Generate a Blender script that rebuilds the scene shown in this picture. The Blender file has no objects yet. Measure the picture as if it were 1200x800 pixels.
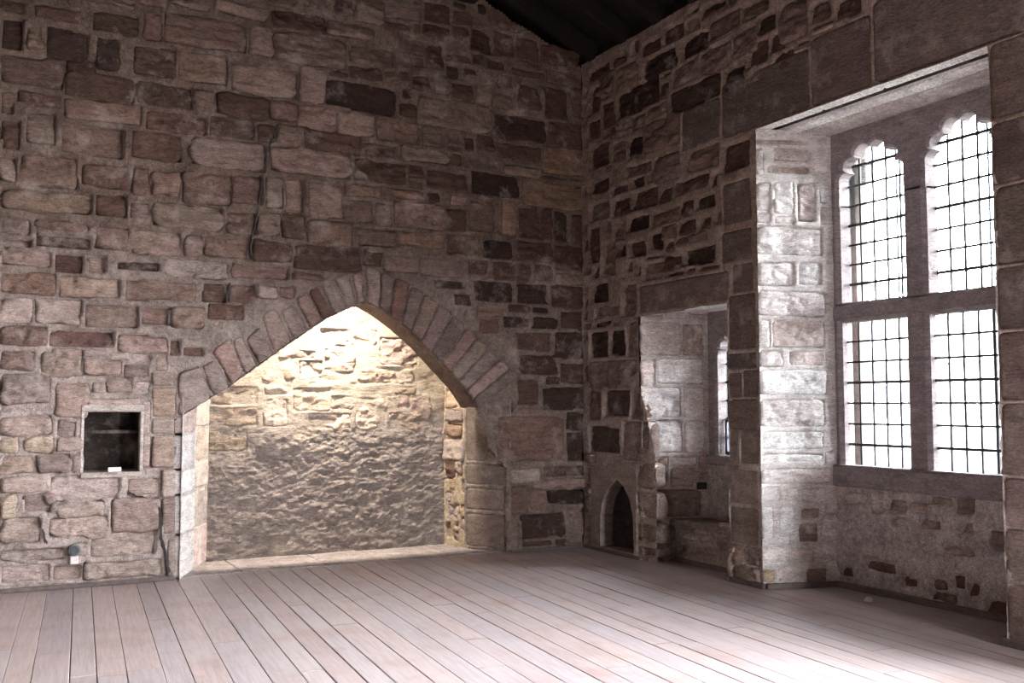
import bpy, math, random
import numpy as np
from mathutils import Matrix, Vector, Quaternion

# ------------------------------------------------------------------ camera
FPX = 1150.0                      # focal length in pixels of the 1200x800 frame
PITCH = math.atan(75 / FPX)
YAW = math.atan(620 / math.hypot(FPX, 75))
EYE = np.array([0.0, 0.0, 1.6])
FW = np.array([math.sin(YAW) * math.cos(PITCH), math.cos(YAW) * math.cos(PITCH), math.sin(PITCH)])
RT = np.array([math.cos(YAW), -math.sin(YAW), 0.0])
UP = np.cross(RT, FW)
scene = bpy.context.scene
col = scene.collection
cam_data = bpy.data.cameras.new('camera')
cam_data.sensor_width = 36.0
cam_data.lens = 36.0 * FPX / 1200.0
cam = bpy.data.objects.new('camera', cam_data)
cam.matrix_world = Matrix(((RT[0], UP[0], -FW[0], EYE[0]), (RT[1], UP[1], -FW[1], EYE[1]),
                           (RT[2], UP[2], -FW[2], EYE[2]), (0, 0, 0, 1)))
col.objects.link(cam)
scene.camera = cam

# ------------------------------------------------------------------ light and exposure
world = bpy.data.worlds.new('overcast_sky')
scene.world = world
world.use_nodes = True
bg = world.node_tree.nodes['Background']
bg.inputs[0].default_value = (0.99, 0.985, 1.0, 1)
bg.inputs[1].default_value = 112.0
scene.view_settings.view_transform = 'Standard'
scene.view_settings.look = 'None'
scene.view_settings.gamma = 1.0
scene.view_settings.use_curve_mapping = False
scene.view_settings.exposure = 0.0
scene.cycles.use_denoising = True
scene.cycles.max_bounces = 10
scene.cycles.diffuse_bounces = 6
scene.cycles.transparent_max_bounces = 16


def area(name, loc, direction, sx, sy, power=0.0, color=(1, 1, 1), portal=False, spread=None):
    l = bpy.data.lights.new(name, 'AREA')
    l.shape = 'RECTANGLE'; l.size = sx; l.size_y = sy
    l.energy = power; l.color = color
    if spread: l.spread = spread
    if portal: l.cycles.is_portal = True
    o = bpy.data.objects.new(name, l)
    o.location = loc
    o.rotation_euler = Vector(direction).to_track_quat('-Z', 'Y').to_euler()
    col.objects.link(o)
    return o


# the sky reaches the room only through the windows: portals say where they are
area('window_portal', (7.02, 5.575, 2.5), (-1, 0, 0), 1.75, 3.0, portal=True)
area('window_portal.001', (7.02, 7.75, 1.75), (-1, 0, 0), 0.75, 1.5, portal=True)
area('window_portal.002', (7.02, 1.95, 3.1), (-1, 0, 0), 2.5, 3.6, portal=True)
area('window_portal.003', (7.02, -1.4, 3.1), (-1, 0, 0), 2.6, 3.6, portal=True)
area('window_portal.004', (5.25, -3.42, 1.85), (0, 1, 0), 1.1, 1.7, portal=True)  # portal of the opening added behind the camera
# warm floodlight fixed up inside the flue, shining down the back of the fireplace
flood = area('flue_floodlight', (3.3, 9.98, 3.25), (0.0, 0.18, -1.0), 0.5, 0.12, power=210.0, color=(1.0, 0.87, 0.71), spread=2.4)

rng = np.random.default_rng(7)
random.seed(7)

# ------------------------------------------------------------------ noise
_H = np.random.default_rng(11).random((64, 64, 64)).astype(np.float32)


def vnoise(p):
    """smooth value noise of an (n,3) array, about -1..1"""
    p = np.asarray(p, dtype=np.float64)
    i = np.floor(p).astype(int)
    f = p - i
    f = f * f * (3 - 2 * f)
    out = 0
    for dx in (0, 1):
        wx = f[:, 0] if dx else 1 - f[:, 0]
        for dy in (0, 1):
            wy = f[:, 1] if dy else 1 - f[:, 1]
            for dz in (0, 1):
                wz = f[:, 2] if dz else 1 - f[:, 2]
                out = out + wx * wy * wz * _H[(i[:, 0] + dx) % 64, (i[:, 1] + dy) % 64, (i[:, 2] + dz) % 64]
    return out * 2 - 1


def fbm(p, octaves=3, gain=0.5):
    p = np.asarray(p, dtype=np.float64)
    a, s, o = 1.0, 0.0, 0.0
    for k in range(octaves):
        o = o + a * vnoise(p * 2 ** k + 17.3 * k)
        s += a; a *= gain
    return o / s


# ------------------------------------------------------------------ materials
def nt(name):
    m = bpy.data.materials.new(name)
    m.use_nodes = True
    t = m.node_tree
    b = t.nodes['Principled BSDF']
    return m, t, b


def N(t, kind, **kw):
    n = t.nodes.new(kind)
    for k, v in kw.items():
        if k.startswith('i_'):
            key = k[2:].replace('_', ' ')
            n.inputs[int(key) if key.isdigit() else key].default_value = v
        else:
            setattr(n, k, v)
    return n


def ramp(t, src, stops):
    r = t.nodes.new('ShaderNodeValToRGB')
    e = r.color_ramp.elements
    while len(e) < len(stops): e.new(0.5)
    for el, (p, c) in zip(e, stops):
        el.position = p
        el.color = (c, c, c, 1) if not isinstance(c, tuple) else (*c, 1)
    t.links.new(src, r.inputs[0])
    return r.outputs[0]


def mix(t, fac, a, b, mode='MIX'):
    n = t.nodes.new('ShaderNodeMix')
    n.data_type = 'RGBA'; n.blend_type = mode
    for inp, v in ((n.inputs[0], fac), (n.inputs[6], a), (n.inputs[7], b)):
        if isinstance(v, bpy.types.NodeSocket): t.links.new(v, inp)
        elif isinstance(v, tuple): inp.default_value = (*v, 1)
        else: inp.default_value = v
    return n.outputs[2]


def stone_material(name, base=None, bump=0.9, lime=0.34, limecol=(0.60, 0.52, 0.49), strata=True):
    """weathered sandstone; the colour of each stone comes from its own 'tone' attribute"""
    m, t, b = nt(name)
    L = t.links.new
    geo = N(t, 'ShaderNodeNewGeometry')
    mp = N(t, 'ShaderNodeMapping')
    mp.inputs['Scale'].default_value = (1, 1, 3.0 if strata else 1.0)
    L(geo.outputs['Position'], mp.inputs[0])
    n1 = N(t, 'ShaderNodeTexNoise', i_Scale=5.0, i_Detail=8.0, i_Roughness=0.68)
    n2 = N(t, 'ShaderNodeTexNoise', i_Scale=26.0, i_Detail=6.0, i_Roughness=0.7)
    n3 = N(t, 'ShaderNodeTexNoise', i_Scale=3.1, i_Detail=7.0, i_Roughness=0.72)
    n4 = N(t, 'ShaderNodeTexVoronoi', i_Scale=34.0)
    for n in (n1, n2, n4): L(mp.outputs[0], n.inputs['Vector'])
    L(geo.outputs['Position'], n3.inputs['Vector'])
    if base is None:
        src = N(t, 'ShaderNodeAttribute', attribute_name='tone').outputs[0]
    else:
        src = N(t, 'ShaderNodeRGB').outputs[0]
        src.default_value = (*base, 1)
    v1 = ramp(t, n1.outputs[0], [(0.28, 0.60), (0.52, 1.0), (0.75, 1.35)])
    c = mix(t, 1.0, src, v1, 'MULTIPLY')
    v2 = ramp(t, n2.outputs[0], [(0.3, 0.58), (0.66, 1.25)])
    c = mix(t, 1.0, c, v2, 'MULTIPLY')
    n5 = N(t, 'ShaderNodeTexNoise', i_Scale=85.0, i_Detail=4.0, i_Roughness=0.65, i_Distortion=0.6); L(mp.outputs[0], n5.inputs['Vector'])
    c = mix(t, 1.0, c, ramp(t, n5.outputs[0], [(0.34, 0.62), (0.62, 1.25)]), 'MULTIPLY')
    lm = ramp(t, n3.outputs[0], [(0.53, 0.0), (0.68, 1.0)])
    lf = N(t, 'ShaderNodeMath', operation='MULTIPLY'); L(lm, lf.inputs[0]); lf.inputs[1].default_value = lime
    c = mix(t, lf.outputs[0], c, limecol)
    L(c, b.inputs['Base Color'])
    b.inputs['Roughness'].default_value = 0.92
    b.inputs['Specular IOR Level'].default_value = 0.2
    bp = N(t, 'ShaderNodeBump', i_Strength=bump, i_Distance=0.03)
    ad = N(t, 'ShaderNodeMath', operation='ADD'); L(n1.outputs[0], ad.inputs[0])
    sc = N(t, 'ShaderNodeMath', operation='MULTIPLY', i_1=0.55); L(n2.outputs[0], sc.inputs[0]); L(sc.outputs[0], ad.inputs[1])
    pit = ramp(t, n4.outputs[0], [(0.0, 0.0), (0.22, 1.0)])
    ps = N(t, 'ShaderNodeMath', operation='MULTIPLY', i_1=0.22); L(pit, ps.inputs[0])
    a2 = N(t, 'ShaderNodeMath', operation='ADD'); L(ad.outputs[0], a2.inputs[0]); L(ps.outputs[0], a2.inputs[1])
    a3 = N(t, 'ShaderNodeMath', operation='ADD'); s5 = N(t, 'ShaderNodeMath', operation='MULTIPLY', i_1=0.3); L(n5.outputs[0], s5.inputs[0]); L(a2.outputs[0], a3.inputs[0]); L(s5.outputs[0], a3.inputs[1])
    L(a3.outputs[0], bp.inputs['Height'])
    L(bp.outputs[0], b.inputs['Normal'])
    return m


def plain(name, color, rough=0.6, metal=0.0, bump=0.0, scale=30.0, vary=0.25, spec=0.4):
    m, t, b = nt(name)
    n = N(t, 'ShaderNodeTexNoise', i_Scale=scale, i_Detail=5.0)
    g = N(t, 'ShaderNodeNewGeometry'); t.links.new(g.outputs['Position'], n.inputs['Vector'])
    c = mix(t, 1.0, color, ramp(t, n.outputs[0], [(0.3, 1 - vary), (0.7, 1 + vary)]), 'MULTIPLY')
    t.links.new(c, b.inputs['Base Color'])
    b.inputs['Roughness'].default_value = rough
    b.inputs['Metallic'].default_value = metal
    b.inputs['Specular IOR Level'].default_value = spec
    if bump:
        bp = N(t, 'ShaderNodeBump', i_Strength=bump, i_Distance=0.01)
        t.links.new(n.outputs[0], bp.inputs['Height']); t.links.new(bp.outputs[0], b.inputs['Normal'])
    return m


M_STONE = stone_material('weathered_sandstone')
M_MORTAR = stone_material('lime_mortar', bump=0.8, lime=0.3, strata=False)
M_LIME = stone_material('limewashed_stone', bump=0.6, lime=0.75, limecol=(0.84, 0.82, 0.81))
M_ASHLAR = stone_material('dressed_ashlar', bump=0.35, lime=0.25)
M_WINSTONE = stone_material('window_stone', base=(0.25, 0.215, 0.22), bump=0.3, lime=0.25, limecol=(0.36, 0.32, 0.32))
M_FIREBACK = stone_material('fire_back_stone', bump=1.0, lime=0.5, limecol=(0.62, 0.53, 0.43))
M_LEAD = plain('lead_came', (0.045, 0.045, 0.05), 0.5, 0.3)
M_IRON = plain('wrought_iron', (0.06, 0.07, 0.09), 0.55, 0.6)
M_DARKWOOD = plain('dark_roof_timber', (0.012, 0.009, 0.008), 0.85, bump=0.4, scale=12, spec=0.15)
M_SKIRT = plain('dark_stained_batten', (0.11, 0.085, 0.08), 0.6, bump=0.3, scale=18)
M_DARKGAP = plain('dark_subfloor', (0.03, 0.025, 0.022), 0.9)
M_GAPSHADE = plain('gap_shade', (0.045, 0.04, 0.038), 0.95, bump=0.8, scale=14)  # near-black that paints the shade inside cracks, hole and socket
M_WHITE = plain('white_card', (0.80, 0.79, 0.77), 0.7, vary=0.06)
M_GREYPIPE = plain('grey_plastic', (0.13, 0.15, 0.17), 0.45, vary=0.1)
M_PALEWALL = plain('pale_render', (0.30, 0.29, 0.28), 0.9, vary=0.08, scale=2)
M_SLATE = plain('grey_roof_slate', (0.17, 0.18, 0.20), 0.8, scale=3)
M_FARPANE = plain('dark_far_glass', (0.035, 0.045, 0.06), 0.2)
M_GROUND = plain('grass_and_paving', (0.15, 0.155, 0.13), 0.95, scale=2)


def glass_material():
    m = bpy.data.materials.new('old_window_glass')
    m.use_nodes = True
    t = m.node_tree
    t.nodes.clear()
    out = N(t, 'ShaderNodeOutputMaterial')
    tr = N(t, 'ShaderNodeBsdfTransparent'); tr.inputs[0].default_value = (0.87, 0.89, 0.90, 1)
    gl = N(t, 'ShaderNodeBsdfGlossy', i_Roughness=0.08)
    fr = N(t, 'ShaderNodeFresnel', i_IOR=1.45)
    mx = N(t, 'ShaderNodeMixShader')
    t.links.new(fr.outputs[0], mx.inputs[0]); t.links.new(tr.outputs[0], mx.inputs[1]); t.links.new(gl.outputs[0], mx.inputs[2])
    t.links.new(mx.outputs[0], out.inputs[0])
    return m


M_GLASS = glass_material()


def wood_floor():
    m, t, b = nt('worn_pale_floorboards')
    L = t.links.new
    tc = N(t, 'ShaderNodeTexCoord')
    mp = N(t, 'ShaderNodeMapping'); mp.inputs['Scale'].default_value = (14, 0.9, 1); L(tc.outputs['Object'], mp.inputs[0])
    oi = N(t, 'ShaderNodeObjectInfo')
    sh = N(t, 'ShaderNodeVectorMath', operation='ADD')
    cm = N(t, 'ShaderNodeCombineXYZ'); r50 = N(t, 'ShaderNodeMath', operation='MULTIPLY', i_1=60.0)
    L(oi.outputs['Random'], r50.inputs[0]); L(r50.outputs[0], cm.inputs[2]); L(r50.outputs[0], cm.inputs[0])
    L(mp.outputs[0], sh.inputs[0]); L(cm.outputs[0], sh.inputs[1])
    g = N(t, 'ShaderNodeTexNoise', i_Scale=3.0, i_Detail=8.0, i_Roughness=0.65, i_Distortion=0.4); L(sh.outputs[0], g.inputs['Vector'])
    geo = N(t, 'ShaderNodeNewGeometry')
    w = N(t, 'ShaderNodeTexNoise', i_Scale=1.3, i_Detail=6.0, i_Roughness=0.65); L(geo.outputs['Position'], w.inputs['Vector'])
    base = ramp(t, oi.outputs['Random'], [(0.0, (0.35, 0.285, 0.295)), (0.35, (0.42, 0.345, 0.345)), (0.6, (0.385, 0.345, 0.365)), (0.8, (0.45, 0.355, 0.335)), (1.0, (0.33, 0.305, 0.335))])
    c = mix(t, 1.0, base, ramp(t, g.outputs[0], [(0.3, 0.72), (0.6, 1.1)]), 'MULTIPLY')
    c = mix(t, ramp(t, w.outputs[0], [(0.42, 0.0), (0.66, 0.55)]), c, (0.43, 0.39, 0.40))
    st = N(t, 'ShaderNodeTexNoise', i_Scale=2.7, i_Detail=5.0); L(geo.outputs['Position'], st.inputs['Vector'])
    c = mix(t, ramp(t, st.outputs[0], [(0.52, 0.0), (0.72, 0.5)]), c, (0.30, 0.19, 0.15))
    L(c, b.inputs['Base Color'])
    b.inputs['Roughness'].default_value = 0.42
    b.inputs['Specular IOR Level'].default_value = 0.5
    bp = N(t, 'ShaderNodeBump', i_Strength=0.25, i_Distance=0.004); L(g.outputs[0], bp.inputs['Height']); L(bp.outputs[0], b.inputs['Normal'])
    return m


M_FLOOR = wood_floor()

TONES = dict(v=(0.085, 0.058, 0.050), d=(0.16, 0.105, 0.088), m=(0.29, 0.215, 0.185), l=(0.41, 0.33, 0.295),
             p=(0.56, 0.49, 0.455), w=(0.80, 0.79, 0.79), y=(0.44, 0.35, 0.26), o=(0.33, 0.235, 0.175), r=(0.21, 0.14, 0.118),
             g=(0.19, 0.158, 0.142), k=(0.27, 0.22, 0.20))


def tone_of(code):
    b = np.array(TONES[code])
    return tuple(np.clip(b * np.array((1.03, 0.975, 0.97)) * (1 + rng.normal(0, 0.12)) * (1 + rng.normal(0, 0.004 if code in 'WwP' else 0.02, 3)), 0.01, 0.9))


# ------------------------------------------------------------------ object helpers
def link(name, me, mat=None, parent=None, mw=None):
    o = bpy.data.objects.new(name, me)
    col.objects.link(o)
    if mat is not None and me is not None and not me.materials: me.materials.append(mat)
    if parent is not None: o.parent = parent
    if mw is not None: o.matrix_basis = mw
    return o


def mesh(name, verts, faces, smooth=False, tone=None):
    me = bpy.data.meshes.new(name)
    verts = np.asarray(verts, dtype=float)
    me.from_pydata(verts.tolist(), [], [tuple(int(i) for i in f) for f in faces])
    if smooth: me.polygons.foreach_set('use_smooth', [True] * len(me.polygons))
    if tone is not None:
        a = me.color_attributes.new('tone', 'FLOAT_COLOR', 'POINT')
        t = np.ones((len(verts), 4)); t[:, :3] = tone
        a.data.foreach_set('color', t.ravel())
    me.update()
    return me


def structure(o):
    o['kind'] = 'structure'
    return o


def tag(o, label, cat, group=None):
    o['label'] = label; o['category'] = cat
    if group: o['group'] = group
    return o


def empty(name, loc=(0, 0, 0)):
    o = bpy.data.objects.new(name, None)
    o.location = loc
    o.empty_display_size = 0.1
    col.objects.link(o)
    return o


def box_mesh(name, lo, hi, bev=0.006, tone=None):
    """box with chamfered edges"""
    lo = np.array(lo, float); hi = np.array(hi, float)
    b = min(bev, 0.45 * min(hi - lo))
    V, F = [], []
    idx = {}
    for a in range(3):
        for s in (0, 1):
            for c1 in (0, 1):
                for c2 in (0, 1):
                    p = [0, 0, 0]; q = [i for i in range(3) if i != a]
                    p[a] = (lo, hi)[s][a]
                    p[q[0]] = (lo[q[0]] + b, hi[q[0]] - b)[c1]
                    p[q[1]] = (lo[q[1]] + b, hi[q[1]] - b)[c2]
                    cs = [0, 0, 0]; cs[a] = s; cs[q[0]] = c1; cs[q[1]] = c2
                    idx[(a, tuple(cs))] = len(V); V.append(p)
    for a in range(3):
        q = [i for i in range(3) if i != a]
        for s in (0, 1):
            ring = []
            for c1, c2 in ((0, 0), (1, 0), (1, 1), (0, 1)):
                cs = [0, 0, 0]; cs[a] = s; cs[q[0]] = c1; cs[q[1]] = c2
                ring.append(idx[(a, tuple(cs))])
            F.append(ring)
    for a in range(3):
        q = [i for i in range(3) if i != a]
        for c1 in (0, 1):
            for c2 in (0, 1):
                r = []
                for s, ax in ((0, q[0]), (1, q[0]), (1, q[1]), (0, q[1])):
                    cs = [0, 0, 0]; cs[a] = s; cs[q[0]] = c1; cs[q[1]] = c2
                    r.append(idx[(ax, tuple(cs))])
                F.append(r)
    for c in np.ndindex(2, 2, 2):
        F.append([idx[(a, tuple(c))] for a in range(3)])
    me = mesh(name, V, F, tone=tone)
    import bmesh
    bm = bmesh.new(); bm.from_mesh(me); bmesh.ops.recalc_face_normals(bm, faces=bm.faces); bm.to_mesh(me); bm.free()
    return me


def prism_mesh(name, poly, axis_map, d0, d1, holes=(), bevel=0.0, tone=None):
    """extrude a 2-D outline (with holes) between d0 and d1; axis_map(u, v, d) gives the 3-D point"""
    cu = bpy.data.curves.new('outline', 'CURVE')
    cu.dimensions = '2D'; cu.fill_mode = 'BOTH'
    cu.extrude = abs(d1 - d0) / 2 - bevel
    cu.bevel_depth = bevel; cu.bevel_resolution = 1
    if bevel: cu.offset = -bevel
    for pts in (poly, *holes):
        s = cu.splines.new('POLY'); s.points.add(len(pts) - 1)
        for q, (u, v) in zip(s.points, pts): q.co = (u, v, 0, 1)
        s.use_cyclic_u = True
    o = bpy.data.objects.new('outline', cu)
    col.objects.link(o)
    dg = bpy.context.evaluated_depsgraph_get()
    src = bpy.data.meshes.new_from_object(o.evaluated_get(dg))
    V = np.zeros(len(src.vertices) * 3); src.vertices.foreach_get('co', V); V = V.reshape(-1, 3)
    F = [tuple(p.vertices) for p in src.polygons]
    bpy.data.objects.remove(o); bpy.data.curves.remove(cu); bpy.data.meshes.remove(src)
    mid = (d0 + d1) / 2
    P = [axis_map(u, v, mid + w) for u, v, w in V]
    me = mesh(name, P, F, tone=tone)
    import bmesh
    bm = bmesh.new(); bm.from_mesh(me)
    bmesh.ops.remove_doubles(bm, verts=bm.verts, dist=0.0004)
    bmesh.ops.recalc_face_normals(bm, faces=bm.faces); bm.to_mesh(me); bm.free()
    return me


def tube_mesh(name, pts, r, seg=8, tone=None):
    V, F = [], []
    pts = [Vector(p) for p in pts]
    for i, p in enumerate(pts):
        d = (pts[min(i + 1, len(pts) - 1)] - pts[max(i - 1, 0)]).normalized()
        a = d.orthogonal().normalized(); b = d.cross(a)
        if i: # keep the frame from spinning
            a = (pa - d * pa.dot(d)).normalized(); b = d.cross(a)
        pa = a
        rr = r[i] if isinstance(r, (list, tuple)) else r
        for k in range(seg):
            t = 2 * math.pi * k / seg
            V.append(p + a * math.cos(t) * rr + b * math.sin(t) * rr)
    n = len(pts)
    for i in range(n - 1):
        for k in range(seg):
            F.append((i * seg + k, i * seg + (k + 1) % seg, (i + 1) * seg + (k + 1) % seg, (i + 1) * seg + k))
    F.append(tuple(range(seg))[::-1]); F.append(tuple((n - 1) * seg + k for k in range(seg)))
    return mesh(name, V, F, tone=tone)


# ------------------------------------------------------------------ masonry planes
class Plane:
    """a wall face: origin o, u to the right as seen from the room, v up, n into the room"""
    def __init__(s, o, u):
        s.o = np.array(o, float); s.u = np.array(u, float); s.u /= np.linalg.norm(s.u)
        s.v = np.array([0, 0, 1.0]); s.n = np.cross(s.u, s.v)
        s.quads = []       # (corner array 4x2, tone code, proud, kind)

    def px(s, x, y):
        d = FW * FPX + RT * (x - 600) + UP * (400 - y)
        k = ((s.o - EYE) @ s.n) / (d @ s.n)
        p = EYE + d * k - s.o
        return np.array([p @ s.u, p[2]])

    def to_px(s, u, v):
        w = s.o + s.u * u + s.v * v - EYE
        return 600 + FPX * (w @ RT) / (w @ FW), 400 - FPX * (w @ UP) / (w @ FW)

    def pt(s, u, v, n=0.0):
        return s.o + s.u * u + s.v * v + s.n * n

    def mat(s, u=0.0, v=0.0, n=0.0):
        p = s.pt(u, v, n)
        return Matrix(((s.u[0], s.v[0], s.n[0], p[0]), (s.u[1], s.v[1], s.n[1], p[1]), (s.u[2], s.v[2], s.n[2], p[2]), (0, 0, 0, 1)))

    def bbox_quad(s, x0, x1, y0, y1):
        """pixel box around a stone -> its corners on the wall"""
        xc, yc = (x0 + x1) / 2, (y0 + y1) / 2
        a = s.px(x0, yc); b = s.px(x1, yc)
        pa = s.to_px(a[0], (a[1] + b[1]) / 2); pb = s.to_px(b[0], (a[1] + b[1]) / 2)
        rise = min(0.75 * abs(pb[1] - pa[1]), 0.5 * (y1 - y0))
        vt = s.px(xc, y0 + rise / 2)[1]; vb = s.px(xc, y1 - rise / 2)[1]
        return np.array([[a[0], vb], [b[0], vb], [b[0], vt], [a[0], vt]])

    def add(s, text, kind='stone', name='stone'):
        for e in text.replace('\n', ';').split(';'):
            e = e.split()
            if not e: continue
            x0, x1, y0, y1 = map(float, e[:4])
            q = s.bbox_quad(x0, x1, y0, y1)
            g = 0.007 if kind == 'stone' else 0.002
            q = q + np.array([[-g, -g], [g, -g], [g, g], [-g, g]])
            if kind == 'stone': q = q + rng.uniform(-1, 1, (4, 2)) * np.array([0.010, 0.011])
            c = e[4] if len(e) > 4 else 'm'
            s.quads.append((q, c, kind, name))

    def add_px_quad(s, pts, c, kind='stone', name='stone'):
        s.quads.append((np.array([s.px(*p) for p in pts]), c, kind, name))


def in_quad(q, U, V, shrink=0.0):
    """inside test for a convex quad given counter-clockwise"""
    c = q.mean(0)
    ok = np.ones(U.shape, bool)
    area2 = sum(q[i][0] * q[(i + 1) % 4][1] - q[(i + 1) % 4][0] * q[i][1] for i in range(4))
    sgn = 1 if area2 > 0 else -1
    for i in range(4):
        a, b = q[i], q[(i + 1) % 4]
        e = b - a; l = max(np.hypot(*e), 1e-6)
        d = sgn * (e[0] * (V - a[1]) - e[1] * (U - a[0])) / l
        ok &= d > shrink
    return ok


def in_poly(poly, U, V):
    ok = np.zeros(U.shape, bool)
    n = len(poly); j = n - 1
    for i in range(n):
        xi, yi = poly[i]; xj, yj = poly[j]
        if yi != yj:
            ok ^= ((yi > V) != (yj > V)) & (U < (xj - xi) * (V - yi) / (yj - yi) + xi)
        j = i
    return ok


def stone_geo(q, proud, seed, rounding=5.0, gap=0.010, relief=0.010, bev=0.022, jit=0.012, depth=0.09, tilt=0.0, crease=0.0):
    """irregular block over quad q (u,v), front around n=proud"""
    c = q.mean(0)
    w = (np.hypot(*(q[1] - q[0])) + np.hypot(*(q[2] - q[3]))) / 2
    h = (np.hypot(*(q[3] - q[0])) + np.hypot(*(q[2] - q[1]))) / 2
    nx = int(np.clip(w / 0.0145, 6, 44)); ny = int(np.clip(h / 0.0145, 6, 30))
    sx = np.concatenate([[-1], np.linspace(-1, 1, nx), [1]])
    sy = np.concatenate([[-1], np.linspace(-1, 1, ny), [1]])
    S, T = np.meshgrid(sx, sy); S = S.ravel(); T = T.ravel()
    I, J = np.meshgrid(np.arange(len(sx)), np.arange(len(sy))); I = I.ravel(); J = J.ravel()
    rim = (I == 0) | (I == len(sx) - 1) | (J == 0) | (J == len(sy) - 1)
    m = np.maximum(np.abs(S), np.abs(T))
    den = (np.abs(S) ** rounding + np.abs(T) ** rounding) ** (1 / rounding)
    k = np.where(den > 1e-6, m / np.maximum(den, 1e-6), 1)
    # keep the rounding local to the corners of long stones
    S2, T2 = S * k, T * k
    gs = max(0.5, 1 - 2 * gap / w); gt = max(0.5, 1 - 2 * gap / h)
    a = (S2 * gs + 1) / 2; b = (T2 * gt + 1) / 2
    P = ((1 - a) * (1 - b))[:, None] * q[0] + (a * (1 - b))[:, None] * q[1] + (a * b)[:, None] * q[2] + ((1 - a) * b)[:, None] * q[3]
    so = np.array([seed * 3.7 % 50, seed * 1.9 % 47])
    p3 = np.column_stack([P * 9, np.full(len(P), seed * 0.73 % 60)])
    P = P + jit * np.column_stack([fbm(p3 + 5, 2), fbm(p3 + 31, 2)]) * 1.5 * m[:, None]
    d = np.minimum((1 - np.abs(S)) * w / 2, (1 - np.abs(T)) * h / 2)
    e = np.clip(1 - d / (bev * 1.6), 0, 1)
    Z = proud - bev * e ** 2
    p4 = np.column_stack([P * np.array([10, 16]) + so, np.full(len(P), seed * 0.31 % 60)])
    Z = Z + relief * fbm(p4, 4, 0.62) + 0.6 * relief * np.minimum(0, fbm(p4 * 0.45 + 13, 2) - 0.1) * 2
    if crease: Z = Z - crease * np.clip(1 - np.abs(fbm(p4 * np.array([0.55, 0.8, 1]) + 3, 3, 0.6)) / 0.16, 0, 1)
    Z = Z + tilt * T
    Z = np.where(rim, proud - depth, Z)
    nxx = len(sx)
    F = []
    for j in range(len(sy) - 1):
        for i in range(nxx - 1):
            v = j * nxx + i
            F.append((v, v + 1, v + nxx + 1, v + nxx))
    return np.column_stack([P - c, Z]), F, c


def depth_for(code):
    if code in 'v': return rng.uniform(-0.055, -0.015)
    if code in 'dr': return rng.uniform(-0.030, 0.006)
    return rng.choice([rng.uniform(-0.010, 0.026), rng.uniform(-0.055, -0.01)], p=[0.68, 0.32])


def make_stones(pl, parent, mat, limit=295, stuff_name='small_rubble', wash_shade=False):
    items = []
    for q, code, kind, name in pl.quads:
        e1 = q[1] - q[0]; e2 = q[3] - q[0]
        if e1[0] * e2[1] - e1[1] * e2[0] < 0: q = q[[1, 0, 3, 2]]
        w = np.hypot(*(q[1] - q[0])); h = np.hypot(*(q[3] - q[0]))
        items.append((w * h, q, code, kind, name))
    items.sort(key=lambda t: -t[0])
    VV, FF, TT, off = [], [], [], 0
    for i, (ar, q, code, kind, name) in enumerate(items):
        seed = rng.random() * 50
        small = math.sqrt(max(ar, 1e-4))
        if kind == 'ashlar':
            V, F, c = stone_geo(q, rng.uniform(-0.002, 0.006), seed, 14, 0.005, 0.004, 0.010, 0.004)
        elif kind == 'lime':
            V, F, c = stone_geo(q, rng.uniform(-0.006, 0.012), seed, 7, 0.005, 0.018, 0.014, 0.012, crease=0.010)
        elif kind == 'fire':
            V, F, c = stone_geo(q, rng.uniform(-0.004, 0.004), seed, 5, 0.003, 0.030, 0.012, 0.022, crease=0.008)
        elif kind == 'voussoir':
            V, F, c = stone_geo(q, rng.uniform(0.004, 0.028), seed, 9, 0.007, 0.014, 0.016, 0.010, crease=0.006)
        else:
            V, F, c = stone_geo(q, depth_for(code) + 0.03 * vnoise(np.array([[q[0][0] * 1.1, q[0][1] * 1.1, 6.0]]))[0], seed, rng.uniform(4, 9), min(0.006, 0.04 * small), 0.032, min(0.024, 0.11 * small), min(0.018, 0.09 * small), depth=0.13, tilt=rng.normal(-0.014, 0.013), crease=rng.choice([0.0, 0.010, 0.018]))
        tn = tone_of(code)
        if wash_shade:  # limewash low down; upper stones darkened, painting in the shade above
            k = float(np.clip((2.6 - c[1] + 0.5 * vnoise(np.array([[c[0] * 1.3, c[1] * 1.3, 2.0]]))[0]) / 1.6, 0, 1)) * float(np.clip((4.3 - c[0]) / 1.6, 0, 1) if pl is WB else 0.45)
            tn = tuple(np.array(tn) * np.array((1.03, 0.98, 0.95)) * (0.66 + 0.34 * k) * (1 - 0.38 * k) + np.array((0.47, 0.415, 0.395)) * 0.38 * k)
        if i < limit:
            link(name, mesh(name, V, F, True, tn), mat, parent, pl.mat(c[0], c[1]))
        else:
            V = V.copy(); V[:, :2] += c
            VV.append(V); FF += [tuple(k + off for k in f) for f in F]; TT.append(np.tile(tn, (len(V), 1))); off += len(V)
    if VV:
        o = link(stuff_name, mesh(stuff_name, np.vstack(VV), FF, True, np.vstack(TT)), mat, parent, pl.mat())
        o['kind'] = 'stuff'


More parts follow.
